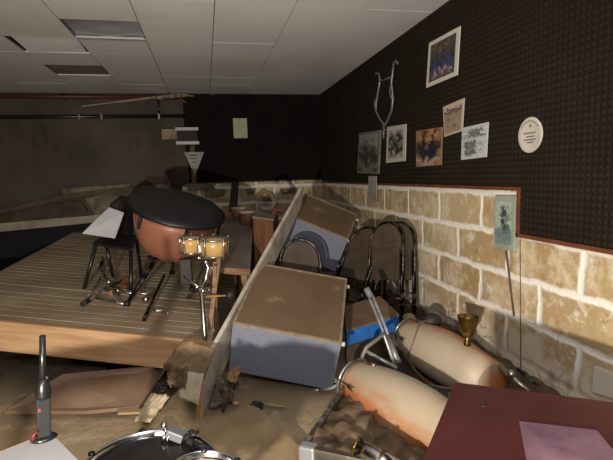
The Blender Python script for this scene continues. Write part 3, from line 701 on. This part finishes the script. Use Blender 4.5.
solo('crumpled_rag', mb, mat('rusty_rag', '6d3b2c', '54301f', rough=.8), 'rusty red crumpled rag touching the leaning panel', 'rag')
mb = MB().tube([aD(258, 196, 5.0), aD(264, 191, 5.0), aD(271, 194, 5.0), aD(276, 203, 5.0), aD(270, 210, 5.0), aD(262, 207, 5.0)], .03, 8)
solo('bent_hoop', mb, mat('hoop_tan', '6b5a44', '51432f', rough=.8), 'bent brown hoop standing by the low stone wall', 'hoop')

# long leaning panel
NB = aZ(200, 419, -.01); NTp = aY(204.5, 366, NB.y+.01); FTp = aY(303.5, 186, 4.75)
FBp = FTp-(NTp-NB)*.6
th = V((-.032, -.012, 0))
t = Thing('leaning_panel', 'long white edged chipboard panel leaning up between stage and cabinets', 'panel', NB)
mb = MB().hexa([NB, FBp, FBp+th, NB+th, NTp, FTp, FTp+th, NTp+th]); t.part('core', mb, endw)
e = V((.0035, .0015, 0)); mb = MB().hexa([NB+e*.2, FBp+e*.2, FBp+e, NB+e, NTp+e*.2, FTp+e*.2, FTp+e, NTp+e]); t.part('white_facing', mb, offw, label='dirty white laminate facing')
zz = V((0, 0, .003)); mb = MB().hexa([NTp, FTp, FTp+th, NTp+th, NTp+zz, FTp+zz, FTp+th+zz, NTp+th+zz]); t.part('edge_band', mb, offw, label='pale edge band')

# grey cabinets on their sides
def cabinet(pose, size, label, name='cabinet'):
    Mx = euler_frame(pose[:3], pose[3:6]); W, D, Hh = size
    t = Thing(name, label, 'cabinet', M=Mx, group='tumbled grey cabinets')
    t.part('body', MB().box((0, 0, 0), (W, D, Hh-.02)), greyw, local=True, bevel=.003)
    mb = MB().box((0, 0, Hh-.02), (W, .018, Hh)).box((0, D-.018, Hh-.02), (W, D, Hh)).box((0, .018, Hh-.02), (.018, D-.018, Hh)).box((W-.018, .018, Hh-.02), (W, D-.018, Hh))
    t.part('rim', mb, mat('muddy_rim', '978971', '7c6c54', scale=12, rough=.6), local=True)
    t.part('back_panel', MB().box((.018, .018, Hh-.021), (W-.018, D-.018, Hh-.006)), hardb, local=True, label='mud stained hardboard back panel')
    for y in (.05, D-.05):
        for z in (.05, Hh-.05): t.part('foot', MB().tube([(W, y, z), (W+.028, y, z)], .016, 10), mat('white_plastic', 'cfcabb', rough=.5), local=True)
    return t
cabinet([.093, 3.226, .17, .299, .193, -.296], (.752, .864, .425), 'nearer grey cabinet with mud covered hardboard back facing up')
cabinet([.752, 4.977, .755, .36, .404, -.353], (.669, .634, .443), 'farther grey cabinet tilted against the leaning panel and stone wall')
# what carries the farther cabinet
t = Thing('storage_crate', 'dark muddy crate under the farther grey cabinet', 'crate', (1.15, 4.95, 0))
t.part('body', MB().box((-.3, -.25, 0), (.3, .3, .47), Matrix.Translation(V((1.28, 5.15, 0))) @ Matrix.Rotation(-.35, 4, 'Z')), muddark, bevel=.01)
t.part('handle', MB().tube([(1.18, 4.86, .36), (1.2, 4.83, .34), (1.3, 4.82, .34), (1.32, 4.85, .36)], .01, 6), blackm)

# bank of silt and rubble along the foot of the stone wall
mb = MB(); nx2, ny2 = 24, 70; vs = []
for j in range(ny2+1):
    for i in range(nx2+1):
        x = 1.12+(XR-.002-1.12)*i/nx2; y = 1.6+3.3*j/ny2
        h = .31*max(0, (x-1.2)/(XR-1.2))**1.1*min(1, (y-1.6)/.3, (4.9-y)/.3)
        vs.append((x, y, h-.02+.03*noise.noise(V((x*8, y*8, 4)))+.018*noise.noise(V((x*19, y*19, 8)))))
mb.add(vs, [(j*(nx2+1)+i, j*(nx2+1)+i+1, (j+1)*(nx2+1)+i+1, (j+1)*(nx2+1)+i) for j in range(ny2) for i in range(nx2)], True)
tag(mb.build('mud_bank', muddark), 'dark bank of mud and grit heaped along the foot of the stone wall', 'mud', kind='stuff')

# ================================================================== FOLDING CHAIRS
def folding_chair():
    # local: x width, z up along the frame, y thickness; folded flat
    t = Thing('folding_chair', 'x', 'folding chair', group='muddy black folding chairs')
    W = .185; Hh = .88; r = .0125
    pts = [(-W-.01, 0, 0), (-W, 0, Hh-.22)]+[(-W*math.cos(a), 0, Hh-.20+.20*math.sin(a)) for a in [k*math.pi/12 for k in range(1, 12)]]+[(W, 0, Hh-.22), (W+.01, 0, 0)]
    t.part('front_frame', MB().tube(pts, r, 10), blkmetal, local=True)
    w = W-.03
    pts = [(-w, .035, .0), (-w, .03, .60), (-w+.04, .03, .63), (w-.04, .03, .63), (w, .03, .60), (w, .035, 0)]
    t.part('rear_frame', MB().tube(pts, r, 10), blkmetal, local=True)
    t.part('crossbar', MB().tube([(-W, 0, .12), (W, 0, .12)], .008, 8), blkmetal, local=True)
    t.part('crossbar', MB().tube([(-w, .035, .18), (w, .035, .18)], .008, 8), blkmetal, local=True)
    mb = MB(); arc = [(-.165, .0, .62)]+[(-.165*math.cos(a), 0, Hh-.20+.185*math.sin(a)) for a in [k*math.pi/10 for k in range(0, 11)]]+[(.165, 0, .62)]
    mb.prism([V(p)+V((0, -.006, 0)) for p in arc], (0, .014, 0)); t.part('backrest', mb, mat('muddy_vinyl', '4f4031', '3a2f25', rough=.75, scale=5), local=True)
    t.part('seat', MB().box((-.15, -.018, .34), (.15, .018, .64)), mat('muddy_vinyl2', '4a3b2d', '352a20', rough=.75, scale=5), local=True, bevel=.012)
    for s in (-1, 1): t.part('foot_cap', MB().tube([(s*(W+.011), 0, -.005), (s*(W+.01), 0, .03)], .017, 8), blackm, local=True)
    return t
fc = folding_chair()
def place(o, foot, top, side, label):
    z = (top-foot).normalized(); x = (side - z*side.dot(z)).normalized(); y = z.cross(x)
    Mx = Matrix((x, y, z)).transposed().to_4x4(); Mx.translation = foot; o.matrix_world = Mx; o['label'] = label
spots = []
def chair_px(top, foot, D, Df, side, label, first=False):
    o = fc.o if first else copy_tree(fc.o)
    place(o, aD(*foot, Df), aD(*top, D), side, label)
chair_px((387, 217), (384, 318), 4.30, 4.14, V((.52, -.85, 0)), 'front folded chair of the stack, muddy back and seat fully showing', True)
chair_px((398, 217), (396, 318), 4.30, 4.14, V((.52, -.85, 0)), 'folded chair second in the stack, its arch just showing behind the front one')
chair_px((375, 222), (352, 315), 4.55, 4.35, V((.62, -.75, .0)), 'folded chair leaning left out of the stack, seen edge on')
chair_px((369, 228), (340, 312), 4.55, 4.35, V((.50, -.85, .0)), 'outermost left folded chair, leaning toward the farther cabinet')
chair_px((300, 241), (301, 336), 4.25, 4.20, V((.96, -.2, -.15)), 'folding chair between the two grey cabinets, only its arched back showing')

# blue cushion at the chairs' feet
t = Thing('gym_mat', 'folded mat with blue side and muddy brown top below the chairs', 'mat', aZ(370, 350, 0))
q = [aZ(343, 345, .10), aZ(398, 329, .10), aZ(383, 301, .14), aZ(340, 315, .13)]
q = [aD(346, 330, 3.62), aD(399, 314, 3.72), aD(380, 296, 4.0), aD(344, 306, 3.95)]
t.part('top', MB().prism(q, (0, 0, -.015)), mat('muddy_mat_top', '705c45', '5a4836', rough=.5, bump=.3))
t.part('side', MB().prism([p+V((0, 0, -.016)) for p in q], (0, 0, -.12)), blue, label='bright blue side', bevel=.01)
q2 = [p+V((0, 0, -.137)) for p in q]
t = Thing('mud_heap', 'low heap of dark mud beneath the blue sided mat', 'mud', aZ(370, 350, 0)); t.o['kind'] = 'stuff'
t.part('heap', MB().hexa([V((p.x, p.y, -.03)) for p in q2]+q2), muddark)

# ================================================================== CONGAS, CRATE, TUBES
def conga(head, foot, label, L=.80, hint=V((0, 0, 1)), k=1.0):
    ax = (foot-head); Mx = axis_frame(head, ax, hint) @ Matrix.Diagonal((k, k, k, 1))
    t = Thing('conga_drum', label, 'conga drum', M=Mx, group='fallen conga drums'); Mx = t.M
    t.part('shell', MB().lathe([(.122, .0), (.126, .03), (.148, .14), (.166, .26), (.172, .38), (.166, .52), (.146, .66), (.130, L), (.118, L)], 48, None), congam, local=True)
    t.part('head', MB().lathe([(.001, -.012), (.119, -.010), (.124, 0)], 40, None, cap=False), skin, local=True)
    t.part('rim', MB().tube([(.130*math.cos(a*math.pi/20), .130*math.sin(a*math.pi/20), .0) for a in range(40)], .010, 6, closed=True), dchrome, local=True)
    t.part('collar', MB().lathe([(.122, .002), (.134, .002), (.137, .036), (.128, .036)], 40, None, cap=False), mat('dull_collar', '6f675a', '564e42', rough=.45, metal=.5, scale=14), local=True)
    for k in range(5):
        a = math.radians(72*k+20); ca, sa = math.cos(a), math.sin(a)
        lg = t.part('lug', MB().tube([(.134*ca, .134*sa, -.005), (.142*ca, .142*sa, .06), (.153*ca, .153*sa, .13)], [.005, .005, .007], 8), dchrome, local=True)
        t.part('side_plate', MB().tube([(.146*ca, .146*sa, .10), (.156*ca, .156*sa, .16)], .012, 8), dchrome, parent=lg, local=True)
    return t
h1, b1_ = aD(355, 381, 2.95), aD(402, 409, 2.62); d1 = (b1_-h1).normalized()
conga(h1, h1+d1*.76, 'nearer fallen conga, cream shell streaked orange, by the maroon cabinet', hint=UP, k=1.08)
h2, b2_ = aD(408, 336, 3.55), aD(452, 361, 3.12); d2 = (b2_-h2).normalized()
c2 = conga(h2, h2+d2*.76, 'farther fallen conga, plain cream shell against the stone wall', hint=-fw, k=1.04)
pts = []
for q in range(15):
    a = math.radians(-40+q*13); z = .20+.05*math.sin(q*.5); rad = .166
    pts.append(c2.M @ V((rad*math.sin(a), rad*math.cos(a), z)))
solo('strap_or_shadow', MB().tube(pts, .006, 6), mat('shadow_brown', '6b5544', rough=.6), 'brown shadow stripe built as a thin tube across the farther conga', 'strap_or_shadow')  # shadow stripe across the conga shell, modelled as a dark thin tube

# metal edged case full of mud
zc = .26
k0, k1, k2 = aZ(301, 446, zc), aZ(353, 372, zc), aZ(352, 466, zc)
ee = (k1-k0).normalized(); rr_ = V((ee.y, -ee.x, 0)); Lc = (k1-k0).length
KM = frame_of(V((k0.x, k0.y, 0)), rr_, ee)
Wc = .62
t = Thing('flight_case', 'open metal edged case filled with mud under the nearer conga', 'case', M=KM)
wt = .014
mb = MB().box((0, 0, 0), (wt, Lc, zc-.012)).box((wt, 0, 0), (Wc, wt, zc-.012)).box((wt, Lc-wt, 0), (Wc, Lc, zc-.012)).box((Wc-wt, wt, 0), (Wc, Lc-wt, zc-.012)).box((wt, wt, 0), (Wc-wt, Lc-wt, .03))
t.part('body', mb, mat('dull_metal_side', '8b8d8e', '6d6c69', rough=.45, metal=.4, mud='7a664c', mudamt=.35), local=True)
mb = MB().box((-.005, -.005, zc-.014), (wt+.005, Lc+.005, zc)).box((wt+.005, -.005, zc-.014), (Wc, wt+.005, zc))
t.part('rim', mb, dchrome, local=True, bevel=.002)
t.part('corner_plate', MB().box((-.012, -.012, zc-.10), (.07, .05, zc+.004)), mat('bright_steel', 'a9adb2', rough=.35, metal=.6), local=True, bevel=.012)
mb = MB(); n = 26; vs = []
for j in range(n+1):
    for i in range(n+1):
        x = .015+(Wc-.03)*i/n; y = .015+(Lc-.03)*j/n
        h = .225+.06*noise.noise(V((x*9, y*9, 2)))+.03*noise.noise(V((x*22, y*22, 5)))
        h = min(h, .265)
        if x > .25 and y > Lc*.25: h -= .05
        vs.append((x, y, h))
mb.add(vs, [(j*(n+1)+i, j*(n+1)+i+1, (j+1)*(n+1)+i+1, (j+1)*(n+1)+i) for j in range(n) for i in range(n)], True)
o = mb.build('mud_fill', mat('lumpy_mud', '6e5b46', '483929', scale=7, rough=.5, bump=.9, bs=20)); o.matrix_world = KM; tag(o, 'lumpy dark mud filling the metal edged case', 'mud', kind='stuff')
# chrome cylinder in the case
a, b = aD(357, 446, 2.08), aD(400, 470, 1.98); CM = axis_frame(a, b-a)
t = Thing('chrome_cylinder', 'small chrome cylinder with ring clamps half sunk in the case mud', 'cylinder', M=CM)
t.part('tube', MB().lathe([(.030, 0), (.036, 0), (.036, .22), (.030, .22)], 28), chrome, local=True)
for z in (.0, .12): t.part('ring', MB().tube([(.044*math.cos(a*math.pi/14), .044*math.sin(a*math.pi/14), z) for a in range(28)], .006, 6, closed=True), brass, local=True)

# pale bent tube frame
t = Thing('tube_stand', 'pale bent tubular stand rising in front of the blue sided mat', 'stand', aD(352, 375, 3.0))
A_ = aD(370, 295, 3.25); B_ = aD(383, 327, 3.16); C_ = aD(396, 364, 3.0)
off = RT*.012
t.part('upright', MB().tube([A_-off, B_-off, C_-off], .0105, 8), tubem); t.part('upright', MB().tube([A_+off*1.3, B_+off*1.3, C_+off], .0105, 8), tubem)
t.part('rubber_tip', MB().tube([aD(366, 288, 3.26), aD(371, 297, 3.25)], [.022, .024], 10), mat('grey_rubber', '6d6f72', rough=.6))
t.part('arm', MB().tube([aD(360, 378, 2.95), aD(362, 357, 3.0), aD(366, 348, 3.05), aD(385, 333, 3.13)], .0135, 10), tubem)
t.part('brace', MB().tube([aD(364, 350, 3.05), aD(380, 359, 3.0), aD(397, 368, 2.95)], .0125, 10), tubem)
t.part('sleeve', MB().tube([aD(387, 336, 3.12), aD(399, 364, 3.0)], .021, 10), gsteel)
t = Thing('bent_pipe', 'short pale bent pipe reaching left from the nearer conga rim', 'pipe', aD(333, 390, 3.0))
t.part('tube', MB().tube([aD(321, 390, 3.0), aD(331, 388.5, 3.0), aD(338, 385, 2.98), aD(351, 382, 2.96)], [.009, .011, .012, .011], 8), tubem)
t.part('end_cap', MB().tube([aD(312, 390.5, 3.0), aD(322, 390, 3.0)], .009, 8), dchrome)

# maracas, cup and dark round thing near far conga
t = Thing('trophy_cup', 'tarnished brass goblet leaning on the stone wall behind the conga', 'trophy cup', aD(466, 344, 3.0))
CMx = axis_frame(aD(467, 345, 2.98), V((.06, .05, 1)), V((0, 1, 0)))
t.part('bowl', MB().lathe([(.014, .050), (.034, .068), (.050, .10), (.060, .145), (.068, .185), (.070, .190), (.064, .186), (.054, .145), (.030, .09)], 32, CMx, cap=False), brass)
t.part('stem', MB().lathe([(.024, -.06), (.016, -.02), (.024, .02), (.016, .04), (.020, .058)], 20, CMx), brass)
t.part('base', MB().lathe([(.045, -.09), (.045, -.075), (.02, -.06)], 28, CMx), brass)
solo('round_shaker', MB().ball(aD(409, 317.5, 3.95), .05, 10, (1.1, 1, .75)), mat('tan_shaker', '9a8462', '7d6849', rough=.6), 'small tan round shaker beside the far conga rim', 'shaker')
solo('leather_pouch', MB().ball(aD(432, 321, 3.45), .075, 10, (1, .8, .8)), blackm, 'dark round pouch between the far conga and stone wall', 'pouch')
# clamps lying by the wall
t = Thing('drum_clamp', 'muddy chrome rod and clamp lying against the stone wall foot', 'clamp', aD(515, 380, 2.62))
t.part('rod', MB().tube([aD(500, 366, 2.72), aD(512, 377, 2.64), aD(529, 392, 2.55)], .014, 8), dchrome)
t.part('clamp', MB().ball(aD(511, 374, 2.64), .026, 8), dchrome)
t.part('side_rod', MB().tube([aD(517, 368, 2.66), aD(527, 378, 2.6), aD(540, 386, 2.55)], .009, 8), blkmetal)
# cable over far conga
solo('cable', MB().tube([aD(403, 352, 3.17), aD(416, 372, 3.0), aD(428, 383, 2.88), aD(440, 389, 2.8), aD(452, 388, 2.75)], .009, 8), mat('muddy_cable', '4d3a2c', rough=.5), 'muddy brown cable lying in the gap between the two congas', 'cable')

# ================================================================== MUD BOARDS AND SCRAPS ON THE FLOOR
q = [aZ(4, 411, .05), aZ(86, 411, .05), aZ(139, 406, .045), aZ(168, 364, .16), aZ(62, 374, .20)]
t = Thing('fallen_board', 'broad brown board lying in mud below the stage front board', 'panel', q[1])
t.part('board', MB().prism(q, (0, 0, -.025)), mat('wet_brown_panel', '8f7863', '775f4b', scale=3, rough=.3, bump=.15, bs=7), bevel=.003)
# crumpled cardboard heap
random.seed(11)
def sheet(name, quad, m, label, cat, amp=.03, n=14, seed=0, thick=.006, fr=6):
    mb = MB(); vs = []
    for j in range(n+1):
        for i in range(n+1):
            a, b = i/n, j/n; p = (quad[0]*(1-a)+quad[1]*a)*(1-b)+(quad[3]*(1-a)+quad[2]*a)*b
            vs.append(p+V((noise.noise(V((a*fr, b*fr, seed)))*amp*.5, 0, noise.noise(V((a*fr, b*fr, seed+7)))*amp)))
    mb.add(vs, [(j*(n+1)+i, j*(n+1)+i+1, (j+1)*(n+1)+i+1, (j+1)*(n+1)+i) for j in range(n) for i in range(n)], True)
    o = solo(name, mb, m, label, cat); md = o.modifiers.new('t', 'SOLIDIFY'); md.thickness = thick; return o
sheet('cardboard_box', [aD(163, 368, 2.92), aD(204, 381, 2.84), aD(215, 350, 2.98), aD(184, 340, 3.02)], drymud, 'muddy collapsed box wedged between stage corner and leaning panel', 'box', .02, seed=1, thick=.02)
sheet('cardboard_flap', [aD(178, 396, 2.84), aD(198, 405, 2.78), aD(203, 374, 2.80), aD(184, 371, 2.86)], palecard, 'pale ribbed cardboard flap against the leaning panel end', 'cardboard', .015, n=16, seed=3, fr=9)
sheet('fabric_scrap', [aD(168, 384, 2.88), aD(184, 390, 2.82), aD(188, 370, 2.84), aD(166, 366, 2.90)], ochre, 'crumpled dark brown cloth hanging below the collapsed muddy box', 'cloth', .06, n=22, seed=5, fr=5)
sheet('torn_paper', [aD(135, 421, 2.85), aD(150, 423, 2.80), aD(170, 396, 2.98), aD(151, 393, 3.02)], mat('torn_card', 'd0c2a4', 'b09a76', rough=.7), 'torn cream cardboard piece lying left of the leaning panel', 'cardboard', .02, seed=9)
solo('wood_offcut', MB().prism([aZ(117, 411, .03), aZ(140, 410, .03), aZ(141, 414, .03), aZ(118, 415, .03)], (0, 0, .015)), mat('pale_offcut', 'a58c66', rough=.7), 'thin pale wood offcut on the mud beside the torn cardboard', 'wood offcut')
sheet('dark_bag', [aD(150, 402, 3.0), aD(166, 388, 3.0), aD(172, 376, 3.1), aD(158, 384, 3.12)], black, 'small black plastic scrap beside the brown panel corner', 'bag', .03, seed=13)
# scraps right of the panel foot
sheet('fabric_scrap', [aD(211, 408, 3.05), aD(232, 404, 3.05), aD(236, 380, 3.2), aD(214, 378, 3.2)], muddark, 'dark muddy rags heaped right of the leaning panel foot', 'cloth', .09, n=20, seed=15, fr=4)
sheet('cardboard_flap', [aD(226, 380, 3.12), aD(236, 383, 3.08), aD(241, 365, 3.1), aD(229, 371, 3.15)], mat('tan_flap', 'a5825a', '7f6142', rough=.7), 'small tan curled flap standing against the nearer cabinet', 'cardboard', .03, seed=17)
solo('pebble', MB().ball(aZ(236, 403, .02), .022, 8, (1, .8, .7)), mat('pale_pebble', 'c49a72', 'a57f5c', rough=.6), 'small pale peach pebble by the dark rags', 'pebble')
solo('wood_splinter', MB().tube([aZ(260, 403, .02), aZ(272, 405, .02), aZ(286, 407, .02)], [.008, .012, .006], 6), mat('splinter', 'a58a5e', rough=.7), 'pale wood splinter floating by the nearer cabinet', 'splinter')
# mud slab in front
q = [aZ(186, 438, .05), aZ(215, 420, .07), aZ(254, 403, .11), aZ(264, 412, .10), aZ(290, 435, .08), aZ(332, 480, .05), aZ(180, 490, .04)]
solo('muddy_board', MB().prism(q, (0, 0, -.04)), mudboard, 'mud caked board lying flat in front of the leaning panel', 'board', bevel=.006)
sheet('dark_flap', [aD(250, 404, 2.93), aD(262, 412, 2.88), aD(264, 404, 2.92), aD(256, 400, 2.95)], black, 'small black flap sticking up at the muddy board edge', 'flap', .02, seed=21)

# ================================================================== FOREGROUND
# white table, left
zt = .72
k = aZ(51, 432, zt); e1 = (aZ(0, 452, zt)-k).normalized(); e2 = V((-e1.y, e1.x, 0)); 
if (aZ(92, 460, zt)-k).dot(e2) < 0: e2 = -e2
t = Thing('table', 'white topped table at the lower left corner holding the radio', 'table', V((k.x, k.y, 0)))
cn = [k, k+e1*.75, k+e1*.75+e2*.42, k+e2*.42]
t.part('tabletop', MB().prism(cn, (0, 0, -.025)), white, bevel=.002)
mb = MB()
out = -e2*.004
mb.prism([cn[0]+out, cn[1]+out, cn[1]+V((0, 0, -.025))+out, cn[0]+V((0, 0, -.025))+out], e2*.003); t.part('edge_band', mb, wood, label='pine coloured edge band')
for a, b in ((.05, .05), (.70, .05), (.70, .37), (.05, .37)):
    p = k+e1*a+e2*b; t.part('leg', MB().box((p.x-.02, p.y-.02, -.04), (p.x+.02, p.y+.02, zt-.025)), gsteel)
# radio
b = aZ(44, 439, zt); Mx = Matrix.Translation(b) @ Matrix.Rotation(math.radians(20), 4, 'Z') @ Matrix.Rotation(math.radians(4), 4, 'Y')
t = Thing('handheld_radio', 'black and grey handheld radio with tall antenna standing on the white table', 'radio', M=Mx)
body = mat('dark_grey_plastic', '101112', rough=.75)
t.part('base', MB().lathe([(.001, 0), (.034, 0), (.036, .006), (.030, .012), (.001, .012)], 28, Matrix.Diagonal((1.1, .8, 1, 1)), cap=False), black, local=True)
t.part('body', MB().box((-.020, -.014, .010), (.021, .014, .145)), body, local=True, bevel=.006)
t.part('shoulder', MB().lathe([(.022, .140), (.0235, .150), (.0225, .175), (.017, .192), (.012, .205)], 20), black, local=True)
t.part('knob', MB().lathe([(.006, .2), (.007, .222), (.004, .224)], 12, Matrix.Translation((.012, 0, -.012))), black, local=True)
t.part('antenna', MB().tube([(0, 0, .18), (0, 0, .25), (.001, 0, .345)], [.0105, .0100, .0095], 10), black, local=True)
t.part('button', MB().box((-.016, -.016, .098), (-.007, -.012, .112)), mat('red_button', '6e2522', rough=.6), local=True, bevel=.002)
t.part('strap_or_shadow', MB().tube([(-.022, -.018, .022), (-.036, -.020, .012), (-.030, -.024, .030), (-.018, -.018, .040)], .004, 6), mat('red_button', '8e2f2a'), local=True)

# snare drums in front
def drum(c, nrm, r, h, label, headm, shellm, nl=8, rot=0, closed=True):
    DM = axis_frame(c, nrm, V((0, 1, 0))) @ Matrix.Rotation(rot, 4, 'Z')
    t = Thing('snare_drum', label, 'drum', M=DM)
    t.part('shell', MB().lathe([(r*.97, -h), (r*.97, -.01), (r*.94, -.01), (r*.94, -h)], 56, cap=False), shellm, local=True)
    t.part('drum_head', MB().lathe([(.001, -.016), (r*.95, -.012)], 56, cap=False), headm, local=True)
    hp = t.part('hoop', MB().lathe([(r*.985, -.034), (r*1.03, -.034), (r*1.04, -.026), (r*1.03, -.018), (r*1.04, .006), (r*1.02, .012), (r*.99, .010), (r*.985, -.034)], 64, cap=False), chrome, local=True)
    t.part('lower_hoop', MB().lathe([(r*.985, -h-.01), (r*1.03, -h-.01), (r*1.03, -h+.015), (r*.985, -h+.015)], 64, cap=False), chrome, local=True)
    for k in range(nl):
        a = 2*math.pi*k/nl; ca, sa = math.cos(a), math.sin(a); R1 = r*1.045
        lg = t.part('lug', MB().tube([(R1*ca, R1*sa, -h*.65), (R1*ca, R1*sa, -h*.35)], .012, 8), black, local=True)
        t.part('tension_rod', MB().tube([(R1*ca, R1*sa, -h*.65), (R1*ca, R1*sa, .016)], .004, 6), chrome, parent=lg, local=True)
        t.part('claw', MB().ball((R1*ca*.995, R1*sa*.995, .010), .012, 6, (1, 1, .7)), black, parent=lg, local=True)
    return t, DM
c = aD(148, 477, 1.45)
t, DM = drum(c, V((.05, -.10, 1)), .222, .13, 'chrome hooped snare drum with dark head at the bottom edge', mat('dark_head', '131212', '1e1a17', rough=.25, scale=5), mat('black_gloss', '101012', rough=.15), rot=.2)
# throw-off clamp
cl = Thing('drum_clamp', 'grey clamp block with chrome bolts on the snare hoop', 'clamp', aD(176, 436, 1.62))
cm = Matrix.Translation(aD(176, 435, 1.64)) @ Matrix.Rotation(-.35, 4, 'Z') @ Matrix.Rotation(.35, 4, 'Y')
cl.part('block', MB().box((-.032, -.02, -.014), (.030, .02, .018), cm), mat('grey_clamp', '6a6c70', rough=.4, metal=.3), bevel=.005)
for x in (-.035, -.02): cl.part('bolt', MB().tube([cm @ V((x, -.02, -.03)), cm @ V((x, -.02, .0))], .006, 8), chrome)
cl.part('knob', MB().ball(aD(164, 425, 1.66), .013, 8), chrome)
cl.part('stem', MB().tube([aD(164, 427, 1.66), aD(167, 434, 1.65)], .007, 8), chrome)
cl.part('arm', MB().tube([cm @ V((.03, 0, 0)), aD(192, 436, 1.62), aD(199, 431, 1.63)], [.010, .009, .005], 8), blackm)
cl.part('lever', MB().tube([aD(188, 440, 1.6), aD(199, 446, 1.58), aD(210, 449, 1.57)], .012, 8), blackm)
c = aD(203, 480, 1.33)
drum(c, V((.08, -.10, 1)), .112, .12, 'smaller drum with mud coloured head overlapping the snare drum', mudboard, mat('black_gloss', '101012'), nl=6, rot=.5)
# stand under the drums
t = Thing('drum_stand', 'black tripod stand carrying the drums at the bottom edge', 'drum stand', (-.25, 1.3, 0))
p = aD(165, 500, 1.38); g = V((p.x, p.y, 0))
t.part('pole', MB().tube([g+V((0, 0, .12)), V((p.x, p.y, p.z-.22))], .014, 10), blkmetal)
for k in range(3):
    a = 2*math.pi*k/3+.4; dv = V((math.cos(a), math.sin(a), 0))
    t.part('leg', MB().tube([g+V((0, 0, .28)), g+dv*.28+V((0, 0, .0))], .010, 8), blkmetal)
    t.part('arm', MB().tube([V((p.x, p.y, p.z-.22)), V((p.x, p.y, p.z-.17))+dv*.14], .009, 8), blkmetal)

# maroon table, right
zm = .77
k = aZ(455, 382, zm); e1 = (aZ(613, 402, zm)-k).normalized(); e2 = (aZ(423, 459, zm)-k).normalized()
t = Thing('cabinet', 'maroon topped cabinet filling the lower right corner', 'cabinet', V((k.x, k.y, 0)))
cn = [k, k+e1*.88, k+e1*.88+e2*.75, k+e2*.75]
for c in cn: c.x = min(c.x, XR-.02)
t.part('top', MB().prism(cn, (0, 0, -.022)), maroon, bevel=.002)
inn = .012
t.part('body', MB().prism([k+e1*inn+e2*inn+V((0, 0, -.0225)), k+e1*.70+e2*inn+V((0, 0, -.0225)), k+e1*.70+e2*.73+V((0, 0, -.0225)), k+e1*inn+e2*.73+V((0, 0, -.0225))], (0, 0, -zm+.03)), mat('dark_maroon_side', '331615', rough=.5))
q = [aZ(519, 422, zm), aZ(597, 431, zm), aZ(622, 462, zm), aZ(530, 480, zm)]
t = Thing('paper_sheet', 'damp pinkish paper stuck on the maroon cabinet top', 'paper', q[0])
t.part('sheet', MB().prism([p+V((0, 0, .001)) for p in q], (0, 0, .002)), pinkp)
mb = MB(); s0 = aZ(484, 406, zm+.001); mb.lathe([(.001, .002), (.010, .002), (.010, 0)], 12, Matrix.Translation(s0) @ Matrix.Diagonal((1, .5, 1, 1)), cap=False)
solo('mud_speck', mb, blackm, 'tiny dark fleck lying on the maroon cabinet top', 'fleck')
